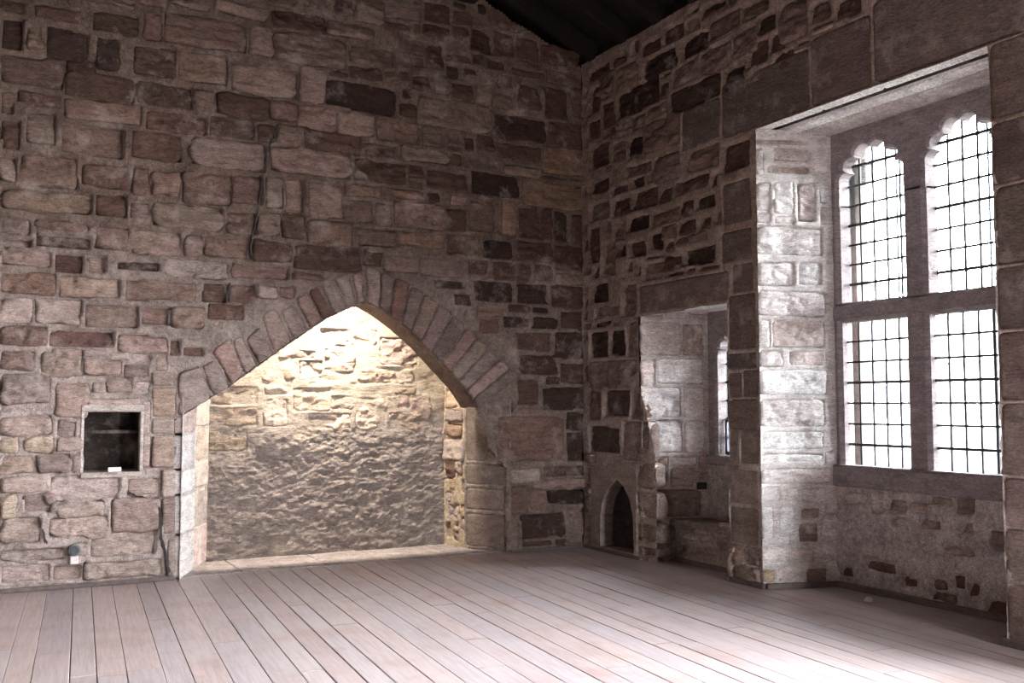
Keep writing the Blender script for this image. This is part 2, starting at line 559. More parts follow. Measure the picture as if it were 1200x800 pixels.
def fill_gaps(pl, u0, u1, v0, v1, blocked, codes, wmax=0.42, hmax=0.20, wmin=0.10, hmin=0.065, prob=0.8, kind='stone', name='stone', seed=3):
    """rubble in whatever the traced stones leave open; codes(x_px, y_px) -> tone string"""
    st = 0.015
    r = np.random.default_rng(seed)
    us = np.arange(u0, u1, st); vs = np.arange(v0, v1, st)
    U, V = np.meshgrid(us, vs)
    occ = blocked(U, V)
    for q, *_ in pl.quads:
        lo = q.min(0); hi = q.max(0)
        i0, i1 = np.searchsorted(us, lo[0] - .03), np.searchsorted(us, hi[0] + .03)
        j0, j1 = np.searchsorted(vs, lo[1] - .03), np.searchsorted(vs, hi[1] + .03)
        occ[j0:j1, i0:i1] |= in_quad(q, U[j0:j1, i0:i1], V[j0:j1, i0:i1], -0.008)
    nj, ni = occ.shape
    for j in range(nj - 1, -1, -1):
        i = 0
        while i < ni:
            if occ[j, i]: i += 1; continue
            W = int(r.uniform(0.45, 1.0) * wmax / st); H = int(r.uniform(0.55, 1.0) * hmax / st)
            k = i
            while k < ni and k - i < W and not occ[j, k]: k += 1
            hh = 0
            while hh < H and j - hh >= 0 and not occ[j - hh, i:k].any(): hh += 1
            w, h = (k - i) * st, hh * st
            if w >= wmin and h >= hmin:
                q = np.array([[us[i], vs[j - hh + 1]], [us[k - 1] + st, vs[j - hh + 1]], [us[k - 1] + st, vs[j] + st], [us[i], vs[j] + st]])
                occ[max(0, j - hh):j + 1, i:k + 1] = True
                if r.random() < prob:
                    x, y = pl.to_px(*q.mean(0))
                    cs = codes(x, y)
                    pl.quads.append((q, cs[r.integers(len(cs))], kind, name))
            else:
                occ[j, i:k] = True
            i = k


def mortar_mesh(pl, name, u0, u1, v0, v1, hole, tone, step=0.022, amp=0.012, base=0.0, wander=0.0, under=0.11):
    us = np.linspace(u0, u1, max(2, int(round((u1 - u0) / step)) + 1)); vs = np.linspace(v0, v1, max(2, int(round((v1 - v0) / step)) + 1))
    U, V = np.meshgrid(us, vs)
    Z = base + amp * fbm(np.column_stack([U.ravel() * 7, V.ravel() * 9, np.full(U.size, 3.3 + pl.o[0])]), 4, 0.6).reshape(U.shape)
    Z = Z + wander * (fbm(np.column_stack([U.ravel() * 2.1, V.ravel() * 3.0, np.full(U.size, 8.8)]), 3).reshape(U.shape) - 0.12)
    for q, *_ in pl.quads:
        lo = q.min(0); hi = q.max(0)
        i0, i1 = np.searchsorted(us, lo[0]), np.searchsorted(us, hi[0])
        j0, j1 = np.searchsorted(vs, lo[1]), np.searchsorted(vs, hi[1])
        sub = in_quad(q, U[j0:j1, i0:i1], V[j0:j1, i0:i1], 0.020)
        Z[j0:j1, i0:i1][sub] = -under
    P = np.stack([U, V, Z], -1)
    keep = ~hole((U[:-1, :-1] + U[1:, 1:]) / 2, (V[:-1, :-1] + V[1:, 1:]) / 2)
    ni = len(us)
    idx = np.arange(U.size).reshape(U.shape)
    F = np.stack([idx[:-1, :-1], idx[:-1, 1:], idx[1:, 1:], idx[1:, :-1]], -1)[keep]
    used = np.unique(F)
    remap = np.full(U.size, -1); remap[used] = np.arange(len(used))
    P = P.reshape(-1, 3)[used]
    tn = tone(P[:, 0], P[:, 1]) if callable(tone) else np.tile(tone, (len(P), 1))
    W = pl.o + P[:, :1] * pl.u + P[:, 1:2] * pl.v + P[:, 2:] * pl.n
    return mesh(name, W, remap[F], True, tn)


# ------------------------------------------------------------------ the plan (metres)
XR, YB = 6.08, 9.55                        # inner faces of the right and the back wall
XW = 6.76                                  # back of the window recesses
EAVES, PITCHR, RIDGE_X = 5.56, 0.45, 1.8
R1 = (8.44, 7.06, 2.56)                    # recess 1: far edge, near edge, head
R2 = (6.65, 4.31, 4.10)                    # recess 2
ROOM_X0, ROOM_Y0 = -2.6, -3.0
WB = Plane((0, YB, 0), (1, 0, 0))
WR = Plane((XR, YB, 0), (0, -1, 0))        # u = YB - y
GABLE = lambda u: EAVES + PITCHR * (XR - np.maximum(u, RIDGE_X) + np.minimum(0, u - RIDGE_X))

# ------------------------------------------------------------------ unseen outer shell that blocks sky light except at the windows
def quad_sheet(name, pts, mat, parent=None):
    return link(name, mesh(name, pts, [tuple(range(len(pts)))]), mat, parent)


M_SHELL = stone_material('rough_shell_stone', base=(0.16, 0.125, 0.11), bump=0.6, lime=0.3, limecol=(0.3, 0.26, 0.24))
# window openings through the right wall: (y far, y near, z sill, z head)
OPEN = [(6.40, 4.76, 1.0, 4.02), (8.08, 7.42, 1.02, 2.45), (3.2, 0.7, 1.7, 4.9), (-0.1, -2.7, 1.3, 4.9)]
XO = 7.05


def outer_wall():
    ys = sorted({10.9, ROOM_Y0 - 0.3, *[o[0] for o in OPEN], *[o[1] for o in OPEN]})
    zs = sorted({-0.3, 5.9, *[o[2] for o in OPEN], *[o[3] for o in OPEN]})
    V, F = [], []

    def put(pts):
        F.append(tuple(range(len(V), len(V) + len(pts)))); V.extend(pts)
    for a, b in zip(ys[:-1], ys[1:]):
        for c, d in zip(zs[:-1], zs[1:]):
            m, n = (a + b) / 2, (c + d) / 2
            if any(o[1] < m < o[0] and o[2] < n < o[3] for o in OPEN): continue
            for x in (XO, XO + 0.15): put([(x, a, c), (x, b, c), (x, b, d), (x, a, d)])
    for y0, y1, z0, z1 in OPEN:
        r = [(y0, z0), (y1, z0), (y1, z1), (y0, z1)]
        for (a, c), (b, d) in zip(r, r[1:] + r[:1]): put([(XO, a, c), (XO, b, d), (XO + 0.15, b, d), (XO + 0.15, a, c)])
    return link('wall_outer', mesh('wall_outer', V, F), M_SHELL)


structure(outer_wall())
# rest of the room, behind and left of the camera
wl = link('wall_left', box_mesh('wall_left', (ROOM_X0 - 0.4, ROOM_Y0 - 0.4, -0.1), (ROOM_X0, 10.9, 5.9)), M_SHELL); structure(wl)
wf = link('wall_front', prism_mesh('wall_front', [(ROOM_X0, -0.1), (XO, -0.1), (XO, 5.8), (RIDGE_X, 7.65), (ROOM_X0, 5.6)], lambda u, v, d: np.array([u, d, v]), ROOM_Y0 - 0.4, ROOM_Y0,
                                 [[(4.7, 1.0), (5.8, 1.0), (5.8, 2.7), (4.7, 2.7)]]), M_SHELL); structure(wf)  # unseen opening added to light the splay and lower back wall
wo = link('wall_back_outer', box_mesh('wall_back_outer', (ROOM_X0, 10.7, -0.1), (XO, 10.95, 7.6)), M_SHELL); structure(wo)

# ------------------------------------------------------------------ floor
floor = link('floor', box_mesh('floor', (ROOM_X0, ROOM_Y0, -0.14), (XO, 10.7, -0.032)), M_DARKGAP)
structure(floor)
PA = math.radians(4.6)
DL = np.array([math.sin(PA), math.cos(PA)]); DW = np.array([math.cos(PA), -math.sin(PA)])
HEARTH_Y = 9.64


def plank(w0, w1, a0, a1, s0=None, s1=None):
    """board between across-coordinates w0..w1 and along-coordinates (per side) a0..a1"""
    g = random.choice([0.0008, 0.0012, 0.0018, 0.003, 0.0042])
    w0 += g; w1 -= g
    c = DW * (w0 + w1) / 2 + DL * (min(a0) + max(a1)) / 2
    top = rng.normal(0, 0.0012)
    P = []
    for z, inn in ((-0.030, 0), (top - 0.003, 0), (top, 0.003)):
        for w, a, sg in ((w0 + inn, a0[0] + inn, 0), (w1 - inn, a0[1] + inn, 0), (w1 - inn, a1[1] - inn, 1), (w0 + inn, a1[0] - inn, 1)):
            p = DW * w + DL * a - c
            # local axes: x across, y along
            P.append((p @ DW, p @ DL, z))
    F = [(0, 3, 2, 1), (8, 9, 10, 11)]
    for k in (0, 4):
        for i in range(4):
            j = (i + 1) % 4
            F.append((k + i, k + j, k + j + 4, k + i + 4))
    mw = Matrix.Translation((c[0], c[1], 0)) @ Matrix.Rotation(-PA, 4, 'Z')
    link('floor_board', mesh('floor_board', P, F), M_FLOOR, floor, mw)


def build_floor():
    # across-coordinate of a few joints read from the photograph, then regular boards
    w = -4.0
    edges = [w]
    while w < 7.6:
        w += random.choice([0.15, 0.165, 0.175, 0.19, 0.205]); edges.append(w)

    def along_at(wc, line):   # along-coordinate where the board edge meets a line
        kind, val = line
        return (val - wc * DW[1]) / DL[1] if kind == 'y' else (val - wc * DW[0]) / DL[0]
    n = 0
    for w0, w1 in zip(edges[:-1], edges[1:]):
        ends = []
        for wc in (w0, w1):
            hi = min(along_at(wc, ('y', HEARTH_Y)), along_at(wc, ('x', XO - 0.02)))
            lo = max(along_at(wc, ('y', ROOM_Y0)), along_at(wc, ('x', ROOM_X0)))
            ends.append((lo, hi))
        if min(e[1] - e[0] for e in ends) < 0.3: continue
        lo = [e[0] for e in ends]; hi = [e[1] for e in ends]
        cuts = []
        a = max(lo) + random.uniform(2.0, 4.2)
        while a < min(hi) - 1.0:
            cuts.append(a); a += random.uniform(2.4, 4.2)
        prev = lo
        for c in cuts:
            plank(w0, w1, prev, [c - 0.002, c - 0.002]); prev = [c + 0.002, c + 0.002]; n += 1
        plank(w0, w1, prev, hi); n += 1
    print('boards', n)


build_floor()

# ------------------------------------------------------------------ roof
Vr = []
for s in (0, 1):
    t = 0.05 * s
    for y in (ROOM_Y0 - 0.4, 10.95):
        for x in (XO + 0.3, RIDGE_X, ROOM_X0 - 0.5):
            z = EAVES + 0.22 + PITCHR * (XR - x) if x >= RIDGE_X else EAVES + 0.22 + PITCHR * (XR - RIDGE_X) - PITCHR * (RIDGE_X - x)
            Vr.append((x, y, z + t))
ceiling = link('ceiling', mesh('ceiling', Vr, [(0, 3, 4, 1), (1, 4, 5, 2), (6, 7, 10, 9), (7, 8, 11, 10), (0, 1, 7, 6), (1, 2, 8, 7), (3, 9, 10, 4), (4, 10, 11, 5), (0, 6, 9, 3), (2, 5, 11, 8)]), M_DARKWOOD)
structure(ceiling)
nrm = math.hypot(1, PITCHR)
rl = (XR + 0.05 - RIDGE_X) * nrm
raf = box_mesh('rafter', (0, -0.06, -0.20), (rl, 0.06, 0.0), 0.008)
raf.materials.append(M_DARKWOOD)
ang = math.atan(PITCHR)
y = 9.30
while y > ROOM_Y0:
    for sgn in (1, -1):
        o = bpy.data.objects.new('rafter', raf); col.objects.link(o); o.parent = ceiling
        if sgn == 1:
            o.matrix_basis = Matrix.Translation((RIDGE_X, y, EAVES + 0.20 + PITCHR * (XR - RIDGE_X))) @ Matrix.Rotation(ang, 4, 'Y')
        else:
            o.matrix_basis = Matrix.Translation((RIDGE_X, y, EAVES + 0.20 + PITCHR * (XR - RIDGE_X))) @ Matrix.Rotation(math.pi, 4, 'Z') @ Matrix.Rotation(ang, 4, 'Y')
    y -= 0.62
link('wall_plate', box_mesh('wall_plate', (XR + 0.03, ROOM_Y0, EAVES + 0.012), (XR + 0.25, YB, EAVES + 0.16), 0.01), M_DARKWOOD, ceiling)
# purlin along the slope, seen end-on against the gable
pz = EAVES + PITCHR * (XR - 4.55) - 0.22
link('purlin', box_mesh('purlin', (4.45, ROOM_Y0, pz), (4.66, YB - 0.01, pz + 0.26), 0.012), M_DARKWOOD, ceiling)

# ------------------------------------------------------------------ back wall
wx = lambda px_list: [tuple(WB.px(*p)) for p in px_list]
FIRE_PX = [(206, 690), (206, 492), (247, 466), (270, 452), (305, 427), (343, 400), (385, 372), (415, 359), (430, 354), (447, 362),
           (475, 383), (500, 406), (525, 433), (545, 455), (560, 478), (575, 522), (594, 548), (594, 656)]
FIRE = wx(FIRE_PX)
NU0, NV1 = WB.px(99, 482); NU1, NV0 = WB.px(163, 552)

WB.add('''0 30 -6 15 d; 40 97 3 26 d; 100 160 -8 9 m; 163 198 -6 8 m; 200 248 -4 12 l; 252 315 0 23 l; 0 28 16 58 v; 32 51 28 58 m; 53 105 30 73 v
108 165 10 43 d; 168 190 14 48 m; 192 290 9 62 m; 293 320 27 68 l; 322 408 34 81 m; 412 465 49 80 m; 320 382 9 38 d; 385 440 22 46 m; 416 450 4 29 l; 451 495 0 26 l
0 75 60 104 m; 78 112 68 88 d; 113 142 40 83 v; 156 207 51 89 d; 209 267 57 100 m; 271 350 70 115 l; 352 381 78 122 l; 382 468 91 136 v
76 158 82 120 d; 160 226 92 128 d; 229 253 104 128 m; 255 315 108 140 d; 317 350 116 142 m; 350 396 121 152 l; 398 440 129 160 l; 442 492 137 168 m; 496 522 150 172 m
20 74 104 126 d; 0 18 108 136 m; 76 167 112 146 m; 170 244 126 159 r; 245 300 132 163 d; 302 324 143 168 d; 326 358 145 172 m; 360 424 149 183 d; 428 466 164 186 r; 469 526 171 193 l
30 66 129 170 l; 70 147 141 185 m; 154 214 150 190 r; 225 312 160 201 l; 318 412 169 209 l; 415 476 184 217 d; 499 549 196 226 r; 0 26 138 178 d
0 21 182 213 l; 24 91 178 221 m; 95 151 190 221 r; 155 176 194 228 m; 178 212 199 229 m; 214 272 200 241 m; 273 308 203 241 m; 310 332 205 244 l; 333 359 207 251 l; 362 404 212 258 l; 405 450 212 231 o; 405 439 233 262 m; 441 462 236 266 l; 463 526 234 269 m; 452 497 219 234 o; 528 549 228 242 l; 526 549 244 272 d
0 110 221 251 m; 112 150 224 256 d; 152 178 234 258 r; 180 263 237 269 l; 265 302 246 276 m; 304 330 247 276 l; 332 360 249 280 r; 362 414 257 288 m; 415 466 265 291 m; 468 522 268 290 o
0 38 254 276 l; 40 105 256 272 m; 40 107 272 292 d; 111 151 265 293 m; 155 213 267 299 l; 217 238 274 300 l; 240 291 274 303 m; 296 343 281 308 r; 345 425 284 319 d; 426 451 292 312 d; 453 493 297 320 l; 495 548 299 325 l
0 38 278 292 p; 0 62 293 312 l; 64 100 296 321 d; 102 126 299 321 l; 137 190 302 319 v; 193 269 302 327 p; 272 340 307 329 m; 342 380 318 330 m
0 66 317 345 m; 68 142 322 350 l; 146 230 328 354 m; 238 266 330 355 r; 267 301 331 356 r; 302 326 334 350 p; 328 346 334 350 m
0 38 346 379 p; 40 96 349 381 p; 98 164 355 386 l; 166 200 358 382 m; 202 240 357 388 l
0 55 381 405 r; 58 135 385 409 r; 138 196 391 413 l; 198 212 398 418 r
0 41 410 434 r; 48 96 409 441 l; 97 128 410 419 p; 97 142 420 440 l; 131 151 411 421 p; 153 178 412 425 p; 144 176 426 444 k
0 62 437 474 k; 64 104 448 490 m; 125 156 440 460 l; 158 176 446 462 p
0 62 487 511 l; 66 94 492 512 r; 0 22 512 531 y; 30 63 511 531 y; 66 96 513 529 m
0 38 534 556 y; 43 82 530 554 r; 84 97 530 553 m
0 52 558 577 l; 58 140 557 588 p; 150 188 560 582 l; 26 62 577 601 r; 0 18 580 606 y; 66 122 586 605 l; 130 187 582 625 m
0 48 605 638 l; 55 128 603 633 l; 105 184 622 655 l; 0 78 640 660 k; 98 190 654 682 l; 0 60 660 684 l; 62 96 662 682 m''')
WB.add('''178 206 454 488 o; 178 205 490 508 l; 178 204 510 548 o; 190 205 583 626 r; 196 206 628 672 l; 166 176 470 508 l; 166 176 510 548 l
103 165 467 481 l; 88 98 486 512 p; 88 98 514 550 l; 190 206 550 582 p; 178 204 436 452 l''', 'ashlar')
WB.add('''498 530 0 28 d; 532 556 10 30 d; 552 578 30 64 d; 580 605 35 68 d; 606 632 42 76 d; 634 680 50 80 d; 500 521 50 82 d; 524 541 74 92 v; 482 506 84 108 d; 530 556 94 116 d
560 578 98 123 l; 580 606 104 129 m; 608 636 95 131 d; 638 668 99 141 d; 670 686 105 138 m; 643 684 80 101 r; 600 640 78 92 d; 490 576 112 156 m; 582 643 130 168 v; 645 687 140 176 d
545 558 158 176 v; 560 583 155 178 d; 585 638 165 188 d; 640 687 172 206 o; 552 611 199 232 v; 613 687 209 246 o; 592 636 189 209 l
550 583 229 273 m; 589 607 233 276 o; 609 636 240 281 d; 638 650 242 280 d; 652 670 246 284 v; 671 687 250 286 d
525 561 272 299 d; 565 603 277 303 v; 608 650 280 306 d; 652 687 285 318 d; 580 626 304 331 d; 628 650 308 330 d; 652 687 318 334 o
556 604 328 354 v; 607 646 330 357 v; 648 687 334 361 d; 560 592 358 372 m; 590 623 370 384 v; 625 656 371 386 v; 658 687 364 386 d; 605 648 388 412 d; 650 687 388 421 v
610 656 414 440 d; 658 687 424 450 d; 606 635 444 476 d; 637 687 453 481 v; 584 662 486 541 m; 664 687 482 505 v; 664 687 507 541 v
598 634 547 566 p; 637 687 545 559 d; 625 686 559 574 l; 645 687 572 592 v; 596 620 568 604 m; 622 645 572 600 m; 612 666 600 632 v; 667 687 594 638 k; 596 610 606 643 l''')
for pts, c in [([(250, 465), (269, 452), (252, 420), (236, 428)], 'k'), ([(272, 452), (284, 438), (270, 394), (248, 411)], 'm'), ([(286, 438), (302, 428), (283, 393), (271, 397)], 'l'),
               ([(305, 427), (320, 415), (303, 381), (288, 397)], 'k'), ([(322, 414), (343, 400), (323, 360), (306, 368)], 'l'), ([(346, 399), (362, 387), (345, 356), (327, 363)], 'k'),
               ([(364, 385), (378, 376), (359, 341), (346, 350)], 'm'), ([(379, 375), (391, 369), (372, 334), (360, 341)], 'd'), ([(393, 369), (407, 362), (390, 323), (374, 330)], 'k'),
               ([(408, 361), (418, 357), (408, 320), (392, 325)], 'l'), ([(420, 357), (428, 353), (423, 318), (412, 321)], 'l'), ([(208, 490), (249, 467), (235, 428), (210, 436)], 'k')]:
    WB.add_px_quad(pts, c, 'voussoir', 'voussoir')


def interp_poly(pts, t):
    pts = np.array(pts, float)
    l = np.concatenate([[0], np.cumsum(np.hypot(*np.diff(pts, axis=0).T))])
    s = t * l[-1]
    return np.interp(s, l, pts[:, 0]), np.interp(s, l, pts[:, 1])


inn = [(430, 354), (447, 362), (475, 383), (500, 406), (525, 433), (545, 455), (562, 478)]
out_ = [(428, 311), (462, 322), (500, 344), (532, 368), (560, 395), (590, 424), (612, 440)]
cuts = [0, .09, .17, .26, .34, .43, .52, .62, .70, .78, .86, .93, 1.0]
vous_tones = 'kgdkmkgmlklk'
VOUS = []
for a, b, c in zip(cuts[:-1], cuts[1:], vous_tones):
    WB.add_px_quad([interp_poly(inn, a), interp_poly(inn, b), interp_poly(out_, b), interp_poly(out_, a)], c, 'voussoir', 'voussoir')

ARCH_BAND = wx([(206, 492), (205, 432), (236, 424), (270, 392), (306, 366), (345, 348), (390, 322), (428, 310), (462, 320), (500, 342), (532, 366), (560, 393), (590, 422), (614, 440), (590, 480), (582, 536), (560, 478)])


def back_blocked(U, V):
    b = in_poly(FIRE, U, V) | in_poly(ARCH_BAND, U, V) | (V > GABLE(U) - 0.05) | (V < 0.03)
    b |= (U > NU0 - 0.03) & (U < NU1 + 0.03) & (V > NV0 - 0.03) & (V < NV1 + 0.03)
    return b


def back_codes(x, y):
    if x > 500: return 'ddmvr' if y < 540 else 'dmk'
    if y < 150: return 'dmmdr'
    if y < 330: return 'mmlrd'
    if y < 440: return 'mllrk'
    return 'llpky'


fill_gaps(WB, -1.3, XR, 0.0, 7.4, back_blocked, back_codes)


def back_hole(U, V):
    return in_poly(FIRE, U, V) | (V > GABLE(U)) | ((U > NU0) & (U < NU1) & (V > NV0) & (V < NV1))


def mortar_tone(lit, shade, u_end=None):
    """limewashed low courses; darker high up, painting in shade there, and towards u_end"""
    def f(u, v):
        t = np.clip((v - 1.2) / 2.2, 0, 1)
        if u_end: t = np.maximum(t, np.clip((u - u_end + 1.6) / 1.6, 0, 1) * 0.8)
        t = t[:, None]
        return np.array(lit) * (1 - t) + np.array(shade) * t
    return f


vous = [q for q in WB.quads if q[3] == 'voussoir']
# fireplace stones hang under the fireplace, everything else under the wall
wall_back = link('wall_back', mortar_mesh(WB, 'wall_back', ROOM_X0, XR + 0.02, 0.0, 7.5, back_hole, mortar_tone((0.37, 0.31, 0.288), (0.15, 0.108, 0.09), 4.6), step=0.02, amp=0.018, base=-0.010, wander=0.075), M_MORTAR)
structure(wall_back)
WB.quads = [q for q in WB.quads if q[3] != 'voussoir']
print('back stones', len(WB.quads))
make_stones(WB, wall_back, M_STONE, wash_shade=True)

# long crack that runs down through the courses
def crack(pl, pts, parent, width=0.010, depth=0.02):
    P = [pl.px(*p) for p in pts]
    fine = []
    for a, b in zip(P[:-1], P[1:]):
        for k in range(4): fine.append(a + (b - a) * k / 4 + rng.normal(0, 0.006, 2))
    fine.append(P[-1])
    V, F = [], []
    for i, p in enumerate(fine):
        w = width * (0.45 + 0.55 * rng.random()) * (0.3 if i in (0, len(fine) - 1) else 1)
        for dx, n in ((-w, 0.010), (w, 0.010), (w * .6, -0.05), (-w * .6, -0.05)): V.append(pl.pt(p[0] + dx, p[1], n))
    for i in range(len(fine) - 1):
        a, b = 4 * i, 4 * i + 4
        for k in range(4): F.append((a + k, a + (k + 1) % 4, b + (k + 1) % 4, b + k))
    return link('crack', mesh('crack', V, F), M_GAPSHADE, parent)  # solid dark strip, its colour is the shade in the gap


crack(WB, [(331, 144), (322, 155), (318, 168), (312, 178), (312, 192), (305, 203), (307, 212), (304, 232), (301, 250), (296, 276), (293, 290), (296, 303)], wall_back)
crack(WB, [(270, 331), (267, 340), (265, 355)], wall_back, 0.012)
crack(WB, [(152, 575), (160, 582), (176, 585), (186, 595), (188, 612), (188, 630), (194, 645), (195, 660), (198, 676)], wall_back, 0.016)
crack(WB, [(50, 578), (56, 590), (66, 596), (74, 600)], wall_back, 0.010)
crack(WB, [(46, 610), (50, 625), (55, 637)], wall_back, 0.011)

# ------------------------------------------------------------------ fireplace
fireplace = empty('fireplace', (3.35, YB, 0))
tag(fireplace, 'wide stone fireplace with pointed voussoir arch and lit rough back', 'fireplace')


def fp(o):   # keep world place under the moved empty
    o.matrix_parent_inverse = Matrix.Translation((-3.35, -YB, 0))
    return o


def make_stones_under(pl, parent, mat, name=None):
    before = set(bpy.data.objects)
    make_stones(pl, parent, mat)
    for o in set(bpy.data.objects) - before: fp(o)


VP = Plane(WB.o, WB.u); VP.quads = vous
make_stones_under(VP, fireplace, M_STONE)
YA = 9.97        # back of the arch ring
# soffit of the arch
A = FIRE[1:15]
V, F, = [], []
fine = []
for a, b in zip(A[:-1], A[1:]):
    n = max(1, int(math.hypot(b[0] - a[0], b[1] - a[1]) / 0.04))
    for k in range(n): fine.append((a[0] + (b[0] - a[0]) * k / n, a[1] + (b[1] - a[1]) * k / n))
fine.append(A[-1])
nd = 12
for u, v in fine:
    for k in range(nd + 1):
        y = YB - 0.005 + (YA - YB) * k / nd
        d = 0.016 * vnoise(np.array([[u * 9, v * 9, y * 9]]))[0] * (k > 0)
        V.append((u, y, v + d + 0.003))
for i in range(len(fine) - 1):
    for k in range(nd):
        a = i * (nd + 1) + k
        F.append((a, a + 1, a + nd + 2, a + nd + 1))
fp(link('arch_soffit', mesh('arch_soffit', V, F, True, (0.17, 0.125, 0.10)), M_STONE, fireplace))
# breast wall behind the arch ring and the flue
fb_in = 10.46
V = []; F = []
top = 4.3
for u, v in fine: V += [(u, YA, v), (u, YA, top)]
for i in range(len(fine) - 1): F.append((2 * i, 2 * i + 1, 2 * i + 3, 2 * i + 2))
b = len(V)
V += [(1.5, YA - .02, top), (5.3, YA - .02, top), (5.3, fb_in + .2, top), (1.5, fb_in + .2, top)]; F.append((b, b + 1, b + 2, b + 3))
fp(link('flue', mesh('flue', V, F), M_SHELL, fireplace))

TONES['f'] = (0.57, 0.48, 0.40); TONES['e'] = (0.42, 0.345, 0.285)
FB = Plane((0, fb_in, 0), (1, 0, 0))
FB.add('''246 303 452 475 e; 243 303 477 500 e; 307 347 424 447 f; 350 379 422 446 f; 380 416 408 438 f; 418 486 430 450 f; 309 339 451 463 f; 343 387 454 483 f; 388 414 463 480 f; 417 453 465 503 f
454 481 463 485 e; 361 412 484 503 f; 307 338 468 500 f; 483 506 462 492 e; 461 487 453 463 e; 323 369 410 421 f; 374 443 384 407 f; 400 440 360 382 f; 445 490 395 428 f; 455 500 484 505 e; 243 290 502 530 e''', 'fire', 'back_stone')


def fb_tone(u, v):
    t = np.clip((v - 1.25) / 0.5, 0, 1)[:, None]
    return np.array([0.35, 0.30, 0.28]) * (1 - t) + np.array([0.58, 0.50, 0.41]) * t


def rough_sheet(pl, name, u0, u1, v0, v1, step, fn, tone, mat, parent, drop=0.03):
    us = np.arange(u0, u1 + step, step); vs = np.arange(v0, v1 + step, step)
    U, Vv = np.meshgrid(us, vs)
    Z = fn(U.ravel(), Vv.ravel()).reshape(U.shape)
    for q, *_ in pl.quads:
        sub = in_quad(q, U, Vv, 0.008); Z[sub] = np.minimum(Z[sub], -drop)
    W = pl.o + U.ravel()[:, None] * pl.u + Vv.ravel()[:, None] * pl.v + Z.ravel()[:, None] * pl.n
    idx = np.arange(U.size).reshape(U.shape)
    F = np.stack([idx[:-1, :-1], idx[:-1, 1:], idx[1:, 1:], idx[1:, :-1]], -1).reshape(-1, 4)
    tn = tone(U.ravel(), Vv.ravel()) if callable(tone) else np.tile(tone, (U.size, 1))
    return link(name, mesh(name, W, F, True, tn), mat, parent)


def fb_relief(u, v):
    low = np.clip((1.45 - v) / 0.25, 0, 1)
    p = np.column_stack([u * 11, v * 22, np.full(len(u), 4.2)])
    r = 0.7 * fbm(p * 0.8, 2) + 0.9 * fbm(p * 1.9 + 7, 4, 0.8)
    big = fbm(np.column_stack([u * 2.2, v * 2.4, np.full(len(u), 9.0)]), 2)
    return 0.012 * fbm(p * 0.7 + 9, 3) * (1 - low) + low * (0.028 * r + 0.008) + 0.03 * big


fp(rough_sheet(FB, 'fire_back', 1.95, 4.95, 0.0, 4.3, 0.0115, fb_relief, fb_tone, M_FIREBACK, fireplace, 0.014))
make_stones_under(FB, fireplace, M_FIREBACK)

# jambs: chamfer and reveal each side
def jamb_plane(a, b, data, tone, h, parent, mat=M_ASHLAR, kind='ashlar', name='jamb_stone', amp=0.006, codes=None, hole=lambda U, V: np.zeros(U.shape, bool), wmax=0.3, hmax=0.3, sheet='jamb_core'):
    pl = Plane((a[0], a[1], 0), (b[0] - a[0], b[1] - a[1], 0))
    W = math.hypot(b[0] - a[0], b[1] - a[1])
    pl.add(data, kind, name)
    for q in [q for q, *_ in pl.quads]: q[:, 0] = np.clip(q[:, 0], 0.0, W)
    if codes: fill_gaps(pl, 0.01, W, 0.02, h, lambda U, V: hole(U, V), lambda x, y: codes, wmax=wmax, hmax=hmax, kind=kind, name=name, seed=int(a[0] * 100))
    me = mortar_mesh(pl, sheet, -0.02, W, 0, h, hole, tone, amp=amp, base=-0.004)
    o = link(sheet, me, M_MORTAR, parent)
    return pl, o


LJ0, LJ1, LJ2 = (1.655, YB), (1.85, 9.97), (2.07, fb_in)
pl, o = jamb_plane(LJ0, LJ1, '', (0.55, 0.51, 0.49), 1.70, fireplace); fp(o)
for z0, z1 in ((0.0, 0.40), (0.405, 0.765), (0.77, 1.0), (1.005, 1.33), (1.335, 1.66)):
    W = math.hypot(LJ1[0] - LJ0[0], LJ1[1] - LJ0[1])
    pl.quads.append((np.array([[0, z0], [W, z0], [W, z1], [0, z1]]), 'w' if z0 < 1.2 else 'p', 'ashlar', 'jamb_stone'))
make_stones_under(pl, fireplace, M_LIME)
pl, o = jamb_plane(LJ1, LJ2, '', (0.50, 0.45, 0.40), 1.95, fireplace); fp(o)
for z0, z1 in ((0.0, 0.42), (0.425, 0.78), (0.785, 1.05), (1.055, 1.38), (1.385, 1.9)):
    W = math.hypot(LJ2[0] - LJ1[0], LJ2[1] - LJ1[1])
    pl.quads.append((np.array([[0, z0], [W, z0], [W, z1], [0, z1]]), 'p', 'ashlar', 'jamb_stone'))
make_stones_under(pl, fireplace, M_LIME)
RJ0, RJ1, RJ2 = (4.73, fb_in), (4.82, 10.06), (5.125, YB)
pl, o = jamb_plane(RJ0, RJ1, '''505 528 436 452 y; 511 519 458 478 o; 521 537 454 478 y; 523 542 495 511 o; 520 543 513 540 p; 521 533 545 561 r; 512 522 484 508 p; 524 542 480 493 p''', (0.50, 0.41, 0.31), 2.2, fireplace, codes='pylo', kind='stone', wmax=0.16, hmax=0.2); fp(o)
make_stones_under(pl, fireplace, M_STONE)
pl, o = jamb_plane(RJ1, RJ2, '545 572 470 541 g; 545 592 543 569 g; 545 592 571 599 g; 545 593 601 643 g', (0.28, 0.235, 0.20), 2.0, fireplace); fp(o)
make_stones_under(pl, fireplace, M_ASHLAR)
